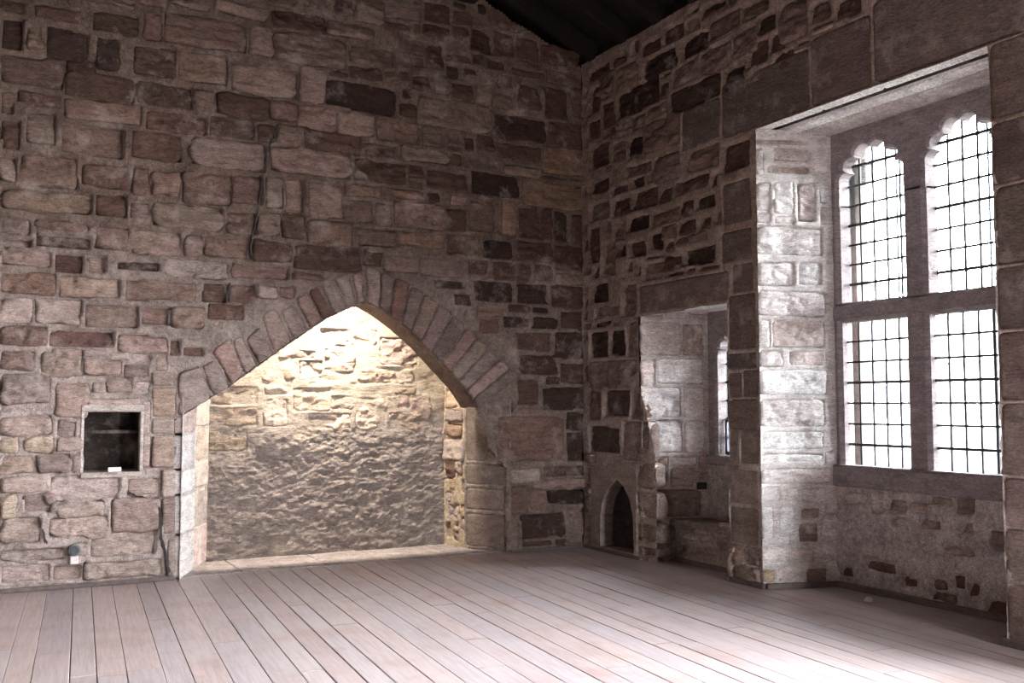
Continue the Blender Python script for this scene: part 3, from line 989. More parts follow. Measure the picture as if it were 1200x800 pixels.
# hearth of stone flags
hx = [1.5, 2.25, 3.1, 3.7, 4.5, 5.2]
for x0, x1 in zip(hx[:-1], hx[1:]):
    fp(link('hearth_flag', box_mesh('hearth_flag', (x0 + 0.004, HEARTH_Y + 0.004, -0.03), (x1 - 0.004, fb_in + 0.1, 0.003 + rng.uniform(0, 0.004)), 0.006, (0.36, 0.32, 0.32)), M_ASHLAR, fireplace))

# ------------------------------------------------------------------ aumbry in the back wall
niche = empty('wall_niche', ((NU0 + NU1) / 2, YB, NV0))
tag(niche, 'small square dark cupboard recess in the wall beside the fireplace jamb', 'niche')
def under(o, root):
    o.matrix_parent_inverse = Matrix.Translation(-Vector(root.location)); return o
D = 0.42
e = 0.012
V = [(NU0 - e, YB - .0, NV0 - e), (NU1 + e, YB - .0, NV0 - e), (NU1 + e, YB - .0, NV1 + e), (NU0 - e, YB - .0, NV1 + e)]
V += [(x, YB + D, z) for x, _, z in V]
under(link('cavity', mesh('cavity', V, [(0, 1, 5, 4), (1, 2, 6, 5), (2, 3, 7, 6), (3, 0, 4, 7), (4, 5, 6, 7)], tone=(0.06, 0.048, 0.043)), M_STONE, niche), niche)
under(link('shelf', box_mesh('shelf', (NU0, YB + 0.20, NV0 + 0.34), (NU1, YB + D, NV0 + 0.372), 0.006, (0.07, 0.055, 0.048)), M_STONE, niche), niche)
under(link('sill', box_mesh('sill', (NU0 - 0.02, YB - 0.012, NV0 - 0.05), (NU1 + 0.02, YB + D, NV0), 0.008, (0.42, 0.36, 0.33)), M_ASHLAR, niche), niche)
for x in (NU0, NU1):
    s = -1 if x == NU0 else 1
    a, b = sorted((x, x + s * 0.028))
    under(link('jamb', box_mesh('jamb', (a, YB - 0.014, NV0), (b, YB + 0.10, NV1), 0.006, (0.52, 0.46, 0.44)), M_ASHLAR, niche), niche)
under(link('lintel', box_mesh('lintel', (NU0 - 0.03, YB - 0.016, NV1), (NU1 + 0.03, YB + 0.10, NV1 + 0.06), 0.01, (0.46, 0.40, 0.37)), M_ASHLAR, niche), niche)
cu, cv = WB.px(135, 550)
card = link('paper_card', box_mesh('paper_card', (cu - 0.055, YB + 0.03, NV0 + 0.001), (cu + 0.055, YB + 0.05, NV0 + 0.04), 0.002), M_WHITE)
tag(card, 'small white card lying at the front of the dark wall niche', 'card')

# capped pipe in the foot of the back wall
cu, cv = WB.px(87, 644)
pipe = empty('pipe_outlet', (cu, YB, cv))
tag(pipe, 'round grey pipe end with a white collar low in the wall', 'pipe')
me = tube_mesh('pipe_body', [(0, 0.10, 0), (0, -0.035, 0), (0, -0.045, 0)], [0.052, 0.052, 0.046], 20); link('pipe_body', me, M_GREYPIPE, pipe)
me = tube_mesh('cap', [(0, -0.044, 0), (0, -0.058, 0)], [0.040, 0.036], 20); link('cap', me, plain('dark_cap', (0.05, 0.055, 0.06), 0.4, vary=0.1), pipe)
link('collar', box_mesh('collar', (-0.034, -0.02, -0.125), (0.034, 0.03, -0.05), 0.008), plain('chalky_collar', (0.6, 0.57, 0.56), 0.8, vary=0.15), pipe)

# hole in the wall, upper right
hu, hv = WB.px(577, 286)
link('putlog_hole', tube_mesh('putlog_hole', [(hu, YB - 0.018, hv), (hu, YB + 0.1, hv)], [0.05, 0.05], 10), M_GAPSHADE, wall_back)  # solid dark plug coloured as the shade of the hole

# ------------------------------------------------------------------ right wall
ry = lambda px_list: [tuple(WR.px(*p)) for p in px_list]
U1a, U1b = YB - R1[0], YB - R1[1]
U2a, U2b = YB - R2[0], YB - R2[1]
R1POLY = ry([(749, 372), (750, 452), (757, 480), (767, 530), (770, 572), (770, 668)]) + [(U1b, 0), (U1b, R1[2])]
R2POLY = [(U2a, -0.1), (U2b, -0.1), (U2b, R2[2]), (U2a, R2[2])]
ARCH_PX = [(704, 650), (704, 603), (707, 585), (714, 571), (723, 562), (731, 570), (738, 585), (742, 606), (743, 652)]
ARCHH = ry(ARCH_PX)
SLAB = ry([(693, 652), (693, 548), (746, 540), (746, 662)])
WR.add('''689 714 72 97 d; 717 735 60 80 d; 752 776 40 67 d; 776 803 22 56 d; 804 820 18 42 m; 822 850 -4 22 d; 722 747 69 109 m; 752 793 51 94 v; 797 831 33 72 v; 831 868 8 49 m; 820 856 46 90 m
857 886 26 70 m; 868 902 -6 27 m; 887 909 12 42 v; 877 901 43 80 d; 902 921 34 64 d; 913 946 -6 52 m; 950 975 -4 30 d; 978 1010 -10 26 d; 722 773 89 140 v; 774 787 80 93 v; 774 784 94 116 d; 789 819 67 102 m; 785 844 86 134 v; 846 874 70 110 v; 872 888 74 100 m; 906 932 54 86 d
704 720 116 154 d; 699 719 80 113 m; 690 704 138 166 d; 758 782 117 144 m; 722 741 134 160 m; 741 756 130 154 m; 755 798 129 180 m; 735 754 156 187 v; 718 734 163 195 m; 690 714 164 200 d; 690 704 96 136 d
732 763 186 210 m; 766 797 176 216 m; 738 756 204 223 v; 739 770 216 248 d; 771 787 216 239 d; 790 832 202 229 d; 806 842 165 203 m; 836 843 200 220 d; 815 839 223 247 v; 716 739 228 257 d; 690 716 205 230 d; 690 715 232 262 m; 735 761 247 274 v; 762 798 240 267 m; 775 793 262 282 m; 797 816 255 275 d; 819 833 250 272 d
760 778 270 295 v; 735 757 280 304 d; 718 735 257 283 m; 721 735 282 302 v; 704 722 279 326 o; 690 703 264 310 d; 797 838 284 314 v; 775 798 296 318 d; 752 776 304 330 m; 756 778 296 306 m; 690 714 328 356 v; 697 726 356 373 l; 695 716 374 384 v; 718 728 373 382 v; 728 746 330 372 m
691 713 386 420 v; 714 733 384 418 v; 734 748 376 420 m; 691 746 421 455 k; 691 704 458 492 d; 706 738 456 489 v; 739 753 457 492 m; 690 728 498 532 v; 730 760 492 540 k; 747 768 542 573 k; 747 769 575 608 l; 747 768 610 637 l; 747 768 639 654 m''')
WR.add('''846 880 208 264 g; 846 882 266 310 g; 858 884 306 344 g; 853 886 342 410 g; 853 888 411 434 g; 853 869 435 467 g; 870 889 432 466 g; 854 889 467 504 g; 855 866 503 552 g; 867 890 502 546 g; 855 890 547 592 k; 856 891 592 641 k''', 'ashlar', 'ashlar_block')
WR.add('856 862 641 684 l; 863 875 641 660 y; 876 891 641 663 k; 864 891 662 688 k; 844 880 160 206 d')
WR.add_px_quad([(799, 179), (843, 160), (843, 112), (799, 130)], 'g', 'ashlar', 'ashlar_block')
# lintel course over the large recess
def wr_quad(u0, u1, v0, v1, c, kind='ashlar', name='lintel_stone'):
    WR.quads.append((np.array([[u0, v0], [u1, v0], [u1, v1], [u0, v1]]), c, kind, name))
ul = [YB - Y for Y in (7.02, 6.68)]
LT = 4.70
ux = [WR.px(845, 130)[0], WR.px(950, 100)[0], WR.px(1021, 60)[0], YB - 3.6]
wr_quad(ux[0], ux[1], R2[2] + 0.005, LT - 0.06, 'g'); wr_quad(ux[1], ux[2], R2[2] + 0.005, LT, 'k'); wr_quad(ux[2], ux[3], R2[2] + 0.005, LT + 0.08, 'k')
# lintel over the small recess
wr_quad(U1a - 0.02, U1b + 0.02, R1[2], R1[2] + 0.30, 'k')
# near pier
for v0, v1 in ((0.0, 0.42), (0.42, 0.78), (0.78, 1.12), (1.12, 1.62), (1.62, 2.1), (2.1, 2.55), (2.55, 3.1), (3.1, 3.55), (3.55, 4.1)):
    wr_quad(U2b + 0.004, U2b + 0.62 + 0.1 * (v0 * 7 % 1), v0 + 0.004, v1, 'k' if v0 > 0.3 else 'm', 'ashlar', 'ashlar_block')

FARHOLES = [(YB - o[0] - 0.32, YB - o[1] + 0.1, o[2] - 0.6, o[3] + 0.1) for o in OPEN[2:]]   # splayed inwards


def right_hole(U, V):
    h = in_poly(R1POLY, U, V) | in_poly(R2POLY, U, V) | in_poly(SLAB, U, V) | (V > EAVES + 0.03)
    for a, b, c, d in FARHOLES: h |= (U > a) & (U < b) & (V > c) & (V < d)
    return h


def right_codes(x, y):
    if x > 900 or x < 600: return 'kmdl'
    return 'ddmvm' if y < 480 else 'kml'


fill_gaps(WR, 0.0, YB - 2.6, 0.0, EAVES - 0.02, right_hole, right_codes, wmax=0.36, hmax=0.22, seed=5)
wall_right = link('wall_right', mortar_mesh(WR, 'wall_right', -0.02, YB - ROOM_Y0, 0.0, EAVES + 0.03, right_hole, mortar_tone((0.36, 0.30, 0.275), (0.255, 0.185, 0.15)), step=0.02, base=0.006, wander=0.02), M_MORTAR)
structure(wall_right)
print('right stones', len(WR.quads))
make_stones(WR, wall_right, M_STONE, wash_shade=True)

# far-side splays, near-side returns, heads and backs of the two window recesses
NOH = lambda U, V: np.zeros(U.shape, bool)
TONES['W'] = (0.88, 0.88, 0.88); TONES['P'] = (0.66, 0.61, 0.59)


def splay(a, b, data, h, tone, codes, fillprob=0.9, limit=200, kind='lime', mat=None):
    pl = Plane((a[0], a[1], 0), (b[0] - a[0], b[1] - a[1], 0))
    W = math.hypot(b[0] - a[0], b[1] - a[1])
    pl.add(data, kind, 'splay_stone')
    for q, *_ in pl.quads: q[:, 0] = np.clip(q[:, 0], 0.0, W + 0.01)
    fill_gaps(pl, 0.0, W, 0.02, h, NOH, lambda x, y: codes, wmax=0.3, hmax=0.2, prob=fillprob, kind=kind, name='splay_stone', seed=9)
    o = link('splay_core', mortar_mesh(pl, 'splay_core', -0.0, W + 0.03, 0, h, NOH, tone, amp=0.012, base=0.0), mat or M_MORTAR, wall_right)
    make_stones(pl, wall_right, mat or M_STONE, limit)
    return pl


splay((XR, R2[0]), (XW, 6.43), '''882 896 173 206 W; 905 950 172 190 P; 882 950 161 171 l; 898 950 192 206 l; 882 904 213 248 W; 906 931 212 252 W; 934 957 214 260 P; 885 964 264 302 W; 886 931 307 336 W; 934 963 307 336 W; 888 968 340 372 W
904 968 374 408 P; 889 903 374 408 W; 889 917 410 430 W; 925 968 410 430 P; 890 970 432 464 W; 891 968 468 501 W; 892 966 504 528 W; 893 964 531 543 W; 892 976 547 568 W; 893 914 570 589 W; 920 937 571 584 W; 940 968 571 589 W
892 907 592 632 W; 913 932 593 628 W; 938 961 596 608 l; 936 960 612 636 m; 892 923 641 659 W; 924 956 643 661 P; 889 910 666 684 y; 912 945 664 684 P; 946 970 664 684 m''', R2[2], (0.72, 0.69, 0.675), 'PWW', mat=M_LIME)
splay((XR, R1[0]), (XW, 8.2), '''749 798 376 417 P; 799 824 378 417 l; 750 768 420 453 P; 769 824 419 450 W; 753 798 453 490 W; 800 826 453 490 P; 755 800 492 531 W; 802 825 492 531 P; 770 783 535 546 l; 784 817 534 546 P; 770 783 548 571 l; 786 815 548 571 l; 771 823 573 607 k''', R1[2] + 0.1, (0.52, 0.47, 0.45), 'lPP', mat=M_LIME)
# dark socket in the small splay
SP1 = Plane((XR, R1[0], 0), (XW - XR, 8.2 - R1[0], 0))
a = SP1.px(822, 569)
link('socket', box_mesh('socket', SP1.pt(a[0], a[1], 0) - np.array([0.05, 0.03, 0.035]), SP1.pt(a[0], a[1], 0) + np.array([0.05, 0.02, 0.035]), 0.004), M_GAPSHADE, wall_right)  # dark block painted as the shade inside the socket
for Y0, Y1, h in ((R1[1], 7.28, R1[2] + 0.1), (R2[1], 4.52, R2[2])):
    pl = Plane((XW, Y1, 0), (XR - XW, Y0 - Y1, 0))
    W = math.hypot(XR - XW, Y0 - Y1)
    fill_gaps(pl, 0.0, W, 0.0, h, NOH, lambda x, y: 'PlWk', wmax=0.4, hmax=0.26, kind='lime', name='splay_stone', seed=12)
    link('splay_core', mortar_mesh(pl, 'splay_core', -0.03, W, 0, h, NOH, (0.45, 0.39, 0.365)), M_MORTAR, wall_right)
    make_stones(pl, wall_right, M_STONE, 60)
# heads: front lintel soffit, slot, rear lintel
def slab(name, lo, hi, tone, bev=0.012, mat=M_ASHLAR, parent=wall_right):
    return link(name, box_mesh(name, lo, hi, bev, tone), mat, parent)
for y0, y1, t in ((ux[0], ux[1], 'P'), (ux[1], ux[2], 'P'), (ux[2], ux[3], 'P')):
    slab('lintel_soffit', (XR + 0.012, YB - y1 + 0.003, R2[2] + 0.003), (XR + 0.165, YB - y0 - 0.003, R2[2] + 0.3), TONES['W'], 0.02)
slab('rear_lintel', (XR + 0.275, R2[1] - 0.15, R2[2] - 0.012), (XR + 0.42, R2[0] + 0.1, R2[2] + 0.3), TONES['W'], 0.015)
slab('rear_lintel', (XR + 0.425, R2[1] - 0.15, R2[2] - 0.03), (XO - 0.01, R2[0] + 0.1, R2[2] + 0.3), TONES['P'], 0.02, M_STONE)
slab('slot_shade', (XR + 0.16, R2[1] - 0.15, R2[2] + 0.03), (XR + 0.28, R2[0] + 0.1, R2[2] + 0.28), (0.03, 0.025, 0.022), 0.004)  # near-black strip, paints in the shade of the slot
slab('rear_lintel', (XR + 0.012, R1[1] - 0.1, R1[2] + 0.02), (XR + 0.30, R1[0] + 0.1, R1[2] + 0.28), TONES['W'], 0.02)
slab('rear_lintel', (XR + 0.305, R1[1] - 0.1, R1[2] + 0.03), (XO - 0.01, R1[0] + 0.1, R1[2] + 0.28), TONES['W'], 0.015)

# wall under the large window
BK2 = Plane((XW, 6.43, 0), (0, -1, 0))
BK2.add('''1012 1050 655 672 d; 1092 1110 679 693 d; 1092 1118 693 707 d; 1116 1132 676 691 d; 1137 1148 684 698 d; 1155 1184 702 726 d; 986 1000 664 676 d; 1037 1062 584 601 l; 1065 1088 587 600 l; 1020 1033 575 600 P; 1090 1116 581 592 l; 1122 1142 580 604 k; 990 1014 578 592 P
1050 1072 606 618 P; 1080 1100 608 622 l; 1125 1140 612 626 l; 1110 1140 640 652 l; 1160 1182 622 648 k; 1055 1072 676 688 d''')
def bk2_relief(u, v): return 0.045 * fbm(np.column_stack([u * 9, v * 11, np.full(len(u), 2.0)]), 4, 0.65)
SILL2 = 1.04
rough_sheet(BK2, 'apron', -0.02, 2.0, 0.0, SILL2, 0.02, bk2_relief, (0.47, 0.42, 0.41), M_MORTAR, wall_right, 0.07)
make_stones(BK2, wall_right, M_STONE)

# wall and rubble bench under the small window
BK1 = Plane((XW, 8.2, 0), (0, -1, 0))
rough_sheet(BK1, 'apron', -0.02, 1.0, 0.0, 1.06, 0.025, bk2_relief, (0.42, 0.37, 0.35), M_MORTAR, wall_right)
BP = Plane((6.36, 8.34, 0), (0, -1, 0))
BP.add('''795 815 610 622 l; 800 818 624 634 p; 820 836 626 635 p; 822 840 612 624 m; 838 852 614 632 l; 842 853 636 646 l; 826 838 640 650 p; 808 824 640 652 k; 792 806 636 650 m''')
fill_gaps(BP, 0.02, 1.25, 0.03, 0.36, NOH, lambda x, y: 'klmP', wmax=0.2, hmax=0.1, seed=4)
link('bench_core', mortar_mesh(BP, 'bench_core', 0, 1.28, 0, 0.40, NOH, (0.34, 0.29, 0.27)), M_MORTAR, wall_right)
make_stones(BP, wall_right, M_STONE)
slab('bench_top', (6.345, 7.06, 0.34), (XW + 0.02, 8.36, 0.42), TONES['k'], 0.03, M_STONE)
slab('bench_end', (6.2, 8.24, 0.0), (6.40, 8.42, 0.36), TONES['k'], 0.04, M_STONE)

# ------------------------------------------------------------------ little pointed recess near the corner
c0 = np.mean(np.array(ARCHH)[[0, -1]], axis=0)
recess = empty('arched_recess', tuple(WR.pt(c0[0], 0)))
tag(recess, 'small pointed arch opening cut through a stone slab at floor level', 'recess')
am = lambda u, v, d: WR.pt(u, v, d)
hole = list(ARCHH)
hole[0] = (hole[0][0], 0.045); hole[-1] = (hole[-1][0], 0.045)
sl = [tuple(p) for p in SLAB]; sl[0] = (sl[0][0] - .01, 0.0); sl[-1] = (sl[-1][0] + .01, 0.0); sl[1] = (sl[1][0] - .01, sl[1][1]+.02); sl[2] = (sl[2][0] + .01, sl[2][1]+.02)
def smooth_poly(p, n=4):
    """round the arch sides a little"""
    out = []
    m = len(p)
    for i in range(m - 1):
        a, b = np.array(p[i]), np.array(p[i + 1])
        for k in range(n): out.append(tuple(a + (b - a) * k / n))
    out.append(tuple(p[-1])); return out
under(link('slab', prism_mesh('slab', sl, am, -0.16, 0.006, [hole], 0.004, TONES['k']), M_ASHLAR, recess), recess)
lo = np.array(hole).min(0) - 0.03; hi = np.array(hole).max(0) + 0.03
V = [WR.pt(u, v, -d) for d in (0.15, 0.55) for u, v in ((lo[0], lo[1]), (hi[0], lo[1]), (hi[0], hi[1]), (lo[0], hi[1]))]
under(link('cavity', mesh('cavity', V, [(0, 1, 5, 4), (1, 2, 6, 5), (2, 3, 7, 6), (3, 0, 4, 7), (4, 5, 6, 7)], tone=(0.16, 0.145, 0.14)), M_STONE, recess), recess)
for k in range(3):
    v0 = lo[1] + 0.02 + 0.2 * k
    under(link('cavity_stone', box_mesh('cavity_stone', np.minimum(WR.pt(lo[0], v0, -0.55), WR.pt(hi[0], v0 + 0.19, -0.50)) , np.maximum(WR.pt(lo[0], v0, -0.55), WR.pt(hi[0] - 0.1, v0 + 0.19, -0.50)), 0.015, (0.17, 0.155, 0.15)), M_STONE, recess), recess)

# ------------------------------------------------------------------ windows
def multifoil(yc, hw, z0, zs, rise, n=120):
    """opening outline: straight sides to the springing zs, foils above with a cusp at the crown; (y, z) list"""
    pts = [(yc - hw, z0)]
    rc, rl_ = 0.785, 0.262
    for k in range(n + 1):
        t = math.pi * (1 - k / n)
        g = 0.0
        for c in range(6):
            d = t - math.radians(36 * c)
            off = rc * math.sin(d)
            if abs(off) < rl_ and math.cos(d) > 0: g = max(g, rc * math.cos(d) + math.sqrt(rl_ ** 2 - off ** 2))
        g /= rc + rl_
        pts.append((yc + hw * g * math.cos(t), zs + rise * g * math.sin(t) * (1 + 0.12 * math.sin(t) ** 4)))
    pts.append((yc + hw, z0))
    return pts


yz = lambda u, v, d: np.array([d, u, v])


def foil_slab(name, y0, y1, z0, z1, x0, x1, lights, ch=0.030):
    """window head: slab from x0 to x1 with foiled openings cut up from its lower edge, their arrises chamfered"""
    from mathutils.geometry import tessellate_polygon
    def outline(e):
        o = [(y0, z1), (y0, z0)]
        for yc, hw, zs, rise in lights: o += multifoil(yc, hw + e, z0, zs, rise + e)
        return o + [(y1, z0), (y1, z1)]
    rings = [(x0, outline(ch * 0.8)), (x0 + ch, outline(0.0)), (x1, outline(0.0))]
    n = len(rings[0][1])
    V = [(x, y, z) for x, r in rings for y, z in r]
    F = []
    for k, (x, r) in ((0, rings[0]), (2, rings[2])):
        for t in tessellate_polygon([[Vector((y, z, 0)) for y, z in r]]): F.append(tuple(i + k * n for i in t))
    for k in range(2):
        for i in range(n):
            j = (i + 1) % n
            F.append((k * n + i, k * n + j, (k + 1) * n + j, (k + 1) * n + i))
    me = mesh(name, V, F)
    import bmesh
    bm = bmesh.new(); bm.from_mesh(me); bmesh.ops.recalc_face_normals(bm, faces=bm.faces); bm.to_mesh(me); bm.free()
    return me


def chamfer_bar(name, y0, y1, z0, z1, x0, x1, vertical, parent, ch=0.05, mat=M_WINSTONE):
    """mullion or transom: hexagonal section, chamfered towards the room and the weather"""
    if vertical:
        prof = [(y0, x0 + ch * 1.4), (y0 + ch, x0), (y1 - ch, x0), (y1, x0 + ch * 1.4), (y1, x1 - ch), (y1 - ch, x1), (y0 + ch, x1), (y0, x1 - ch)]
        V = [(x, y, z) for z in (z0, z1) for y, x in prof]
    else:
        prof = [(z0, x0 + ch * 1.4), (z0 + ch, x0), (z1 - ch, x0), (z1, x0 + ch * 1.4), (z1, x1 - ch), (z1 - ch, x1), (z0 + ch, x1), (z0, x1 - ch)]
        V = [(x, y, z) for y in (y0, y1) for z, x in prof]
    F = [tuple(range(8)), tuple(range(8, 16))[::-1]] + [(i, i + 8, (i + 1) % 8 + 8, (i + 1) % 8) for i in range(8)]
    me = mesh(name, V, F)
    import bmesh
    bm = bmesh.new(); bm.from_mesh(me); bmesh.ops.recalc_face_normals(bm, faces=bm.faces); bm.to_mesh(me); bm.free()
    return link(name, me, mat, parent)


_bar_cache = {}


def glaze(parent, y0, y1, z0, z1, cols, rows, xg, arch=None):
    """leaded light: one pane object per quarry, one object per glazing bar"""
    W = (y1 - y0) / cols; H = (z1 - z0) / rows
    key = (round(W, 4), round(H, 4))
    if key not in _bar_cache:
        me = box_mesh('pane', (-0.0015, -W / 2 + 0.002, -H / 2 + 0.002), (0.0015, W / 2 - 0.002, H / 2 - 0.002), 0.0004)
        me.materials.append(M_GLASS); _bar_cache[key] = me
    for i in range(cols):
        for j in range(rows):
            o = bpy.data.objects.new('pane', _bar_cache[key]); col.objects.link(o); o.parent = parent
            o.location = (xg, y0 + (i + 0.5) * W, z0 + (j + 0.5) * H)
            o.rotation_euler = (0, rng.normal(0, 0.008), rng.normal(0, 0.008))
    for i in range(0, cols + 1):
        link('lead_bar', box_mesh('lead_bar', (xg - 0.012, y0 + i * W - 0.009, z0), (xg + 0.012, y0 + i * W + 0.009, z1), 0.003), M_LEAD, parent)
    for j in range(0, rows + 1):
        r = 0.012 if j % 3 == 1 else 0.009
        link('saddle_bar' if j % 3 == 1 else 'lead_bar', box_mesh('bar', (xg - r - 0.003, y0, z0 + j * H - r), (xg + r, y1, z0 + j * H + r), 0.002), M_LEAD, parent)


window_1 = empty('window_1', (XW, 5.575, SILL2)); structure(window_1)
WK1 = []
X0, X1 = XW + 0.015, XW + 0.20
XG = XW + 0.115
LYa, LYb = (5.655, 6.365), (4.765, 5.435)      # the two lights in y
Z1s, Z1t, Z2s, Z2sp, Z2t = 1.075, 2.345, 2.52, 3.66, 3.90
before = set(bpy.data.objects)
# head slab with the two cusped openings
head = foil_slab('tracery_head', 4.46, 6.47, 3.40, 4.13, X0, X0 + 0.15, [((a + b) / 2, (b - a) / 2, Z2sp - 0.03, Z2t - Z2sp + 0.03) for a, b in (LYb, LYa)])
link('tracery_head', head, M_WINSTONE, window_1)
for p0, p1, nm in ((LYb[1], LYa[0], 'mullion'), (LYa[1], 6.47, 'jamb'), (4.46, LYb[0], 'jamb')):
    chamfer_bar(nm, p0, p1, Z2s - 0.01, 3.415, X0, X1, True, window_1, 0.028)
    chamfer_bar(nm, p0, p1, Z1s, Z1t + 0.02, X0, X1, True, window_1, 0.028)
chamfer_bar('transom', 4.46, 5.55, Z1t, Z2s, X0 - 0.004, X1, False, window_1, 0.03)
chamfer_bar('transom', 5.554, 6.47, Z1t, Z2s, X0 - 0.008, X1, False, window_1, 0.03)
link('sill', box_mesh('sill', (XW - 0.03, 4.46, SILL2 - 0.16), (X1, 6.47, Z1s), 0.02), M_WINSTONE, window_1)
for a, b in (LYa, LYb):
    glaze(window_1, a - 0.01, b + 0.01, Z1s - 0.005, Z1t + 0.01, 5, 7, XG)
    glaze(window_1, a - 0.01, b + 0.01, Z2s - 0.005, Z2t + 0.05, 5, 8, XG + 0.055)
    link('stanchion', tube_mesh('stanchion', [(XW + 0.36, (a + b) / 2 - 0.02, 1.0), (XW + 0.36, (a + b) / 2 - 0.02, 4.0)], 0.010, 10), M_IRON, window_1)
for o in set(bpy.data.objects) - before:
    if o.parent is window_1: under(o, window_1)

window_2 = empty('window_2', (XW, 7.75, 1.06)); structure(window_2)
before = set(bpy.data.objects)
ya, yb = 7.47, 8.075
zt = 2.16
headm = foil_slab('window_head', 7.2, 8.3, 1.07, 2.62, X0, X0 + 0.14, [((ya + yb) / 2, (yb - ya) / 2, zt - 0.02, 0.2)])
link('window_head', headm, M_WINSTONE, window_2)
link('sill', box_mesh('sill', (XW - 0.02, 7.2, 0.98), (X1, 8.25, 1.085), 0.012), M_WINSTONE, window_2)
glaze(window_2, ya - 0.01, yb + 0.01, 1.08, 2.42, 4, 7, XG + 0.05)
# dark opening casement at the foot of the light
cas = [(ya + 0.02, 1.09), (yb - 0.015, 1.09), (yb - 0.015, 1.46), (ya + 0.02, 1.46)]
inr = [(y + (0.03 if y < 7.8 else -0.03), z + (0.03 if z < 1.3 else -0.03)) for y, z in cas]
link('casement', prism_mesh('casement', cas, yz, XG + 0.005, XG + 0.035, [inr], 0.0), M_IRON, window_2)
for o in set(bpy.data.objects) - before:
    if o.parent is window_2: under(o, window_2)

# the other windows of this wall, beyond the frame
for n, (y0, y1, z0, z1) in zip((3, 4), OPEN[2:]):
    w = empty('window_%d' % n, (XW, (y0 + y1) / 2, z0)); structure(w)
    before = set(bpy.data.objects)
    ym = (y0 + y1) / 2
    for p in ((ym - 0.09, ym + 0.09), (y0 - 0.06, y0 + 0.02), (y1 - 0.02, y1 + 0.06)):
        chamfer_bar('mullion', p[0], p[1], z0, z1, X0, X1, True, w, 0.02)
    chamfer_bar('transom', y1, y0, 2.34, 2.52, X0, X1, False, w, 0.03)
    V = []; F = []
    for (a, c), (b, d) in zip([(y0, z0), (y1, z0), (y1, z1), (y0, z1)], [(y1, z0), (y1, z1), (y0, z1), (y0, z0)]):
        k = len(V)
        sp = lambda y_, z_: (XR - 0.01, y_ + (0.34 if y_ == y0 else -0.12), z_ + (-0.62 if z_ == z0 else 0.12))
        V += [sp(a, c), sp(b, d), (XO, b, d), (XO, a, c)]; F.append((k, k + 1, k + 2, k + 3))
    link('reveal', mesh('reveal', V, F, tone=(0.5, 0.45, 0.42)), M_STONE, w)
    for o in set(bpy.data.objects) - before:
        if o.parent is w: under(o, w)

# ------------------------------------------------------------------ skirting battens
def batten(pts, name, inset, h, t):
    """thin dark strip following a floor line; pts are (x, y) with the room on the left-hand side"""
    o = empty(name, (pts[0][0], pts[0][1], 0)); structure(o)
    for (ax, ay), (bx, by) in zip(pts[:-1], pts[1:]):
        d = Vector((bx - ax, by - ay, 0)); L_ = d.length; d.normalize()
        me = box_mesh('batten', (-0.0, 0.0, 0.0), (L_, t, h), 0.006)
        b = link('batten', me, M_SKIRT, o)
        b.matrix_basis = Matrix.Translation((ax - pts[0][0], ay - pts[0][1], 0.001)) @ Matrix.Rotation(math.atan2(d.y, d.x), 4, 'Z')
    return o


batten([(1.60, YB - 0.012), (ROOM_X0, YB - 0.012)], 'baseboard_back', 0, 0.040, 0.030)
batten([(XR - 0.02, YB - 0.02), (5.15, YB - 0.02), (4.84, 10.02)], 'baseboard_hearth', 0, 0.026, 0.026)
batten([(XR - 0.012, R1[0] - 0.02), (XR - 0.012, YB - 0.03)], 'baseboard_corner', 0, 0.030, 0.040)
batten([(6.345, 7.1), (6.345, 8.28), (XR - 0.005, 8.36)], 'baseboard_recess', 0, 0.045, 0.03)
batten([(XW - 0.03, 4.6), (XW - 0.03, 6.40), (XR - 0.012, 6.60), (XR - 0.012, 7.1)], 'baseboard_right', 0, 0.05, 0.035)
batten([(XR - 0.012, 3.4), (XR - 0.012, R2[1] - 0.0), (XW - 0.03, 4.5)], 'baseboard_near', 0, 0.05, 0.035)

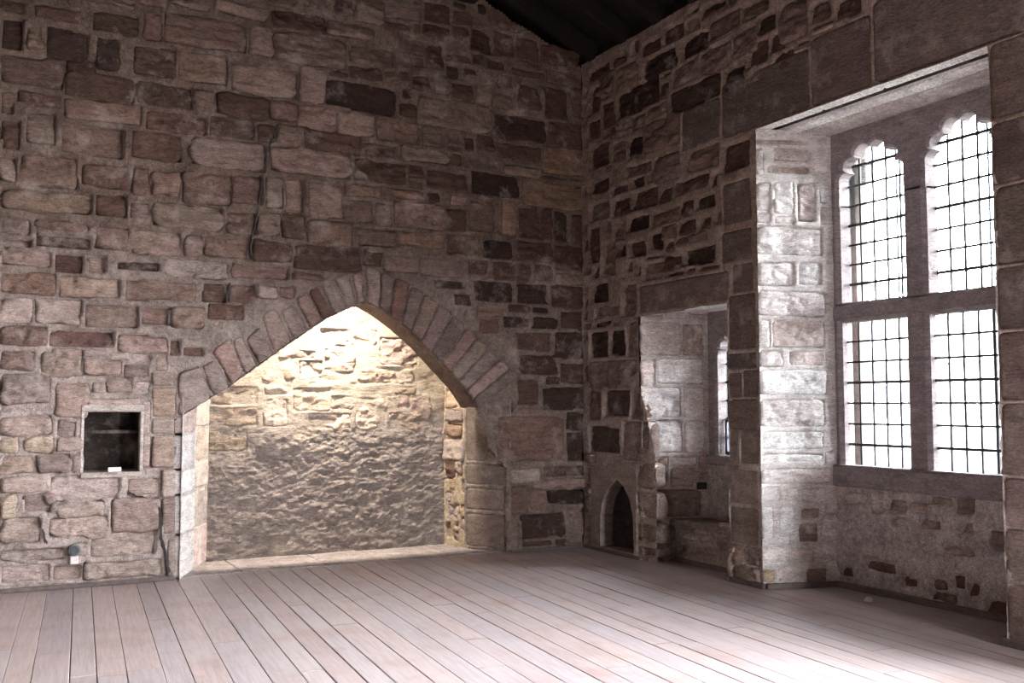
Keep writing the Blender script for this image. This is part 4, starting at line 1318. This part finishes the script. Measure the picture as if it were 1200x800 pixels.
# crumb of plaster on the boards
d = FW * FPX + RT * (1018 - 600) + UP * (400 - 705)
p = EYE + d * (-EYE[2] / d[2])
V, F = [], []
for j in range(5):
    for i in range(8):
        th = math.pi * (j + 0.5) / 5; ph = 2 * math.pi * i / 8
        r = 0.032 * (1 + 0.35 * rng.normal() * 0.6)
        V.append((r * 1.3 * math.sin(th) * math.cos(ph), r * math.sin(th) * math.sin(ph), 0.02 + 0.022 * math.cos(th)))
for j in range(4):
    for i in range(8): F.append((j * 8 + i, j * 8 + (i + 1) % 8, (j + 1) * 8 + (i + 1) % 8, (j + 1) * 8 + i))
F += [tuple(range(8))[::-1], tuple(range(32, 40))]
chip = link('plaster_chip', mesh('plaster_chip', V, F), M_WHITE, None, Matrix.Translation((p[0], p[1], 0.0)))
tag(chip, 'small white chip of plaster on the boards below the tall window', 'debris')

# ------------------------------------------------------------------ outside
ground = link('courtyard_ground', box_mesh('courtyard_ground', (-120, -140, -4.3), (140, 140, -4.0)), M_GROUND)
structure(ground)
bld = empty('far_building', (34, 24, -4))
tag(bld, 'pale rendered building with small windows seen through the leaded glass', 'building')
def bpart(name, me, mat, parent=bld):
    o = link(name, me, mat, parent)
    if parent is bld: o.matrix_parent_inverse = Matrix.Translation((-34, -24, 4))
    return o
bpart('wall', box_mesh('wall', (34, 6, -4), (42, 46, 3.3), 0.05), M_PALEWALL)
V = [(33.6, 5.6, 3.3), (42.4, 5.6, 3.3), (42.4, 46.4, 3.3), (33.6, 46.4, 3.3), (38, 5.6, 5.6), (38, 46.4, 5.6)]
bpart('roof', mesh('roof', V, [(0, 3, 5, 4), (1, 4, 5, 2), (0, 4, 1), (3, 2, 5), (0, 1, 2, 3)]), M_SLATE)
for z in (-2.6, 1.0):
    for k in range(9):
        y = 9 + 4 * k
        w = bpart('window', box_mesh('window', (33.93, y - 0.7, z), (34.02, y + 0.7, z + 1.5), 0.02), M_WHITE)
        for a, b in ((-0.62, -0.04), (0.04, 0.62)):
            for c, e in ((0.08, 0.72), (0.78, 1.42)):
                q = link('pane', box_mesh('pane', (33.90, y + a, z + c), (33.95, y + b, z + e), 0.01), M_FARPANE, w)
bpart('string_course', box_mesh('string_course', (33.85, 6, -0.25), (34.05, 46, 0.05), 0.03), M_SLATE)
print('objects', len(bpy.data.objects), 'tris', sum(len(o.data.polygons) * 2 for o in bpy.data.objects if o.type == 'MESH'))
# housing of the floodlight up in the flue
fp(link('lamp_housing', box_mesh('lamp_housing', (3.02, 9.90, 3.27), (3.58, 10.06, 3.36), 0.01), M_IRON, fireplace))
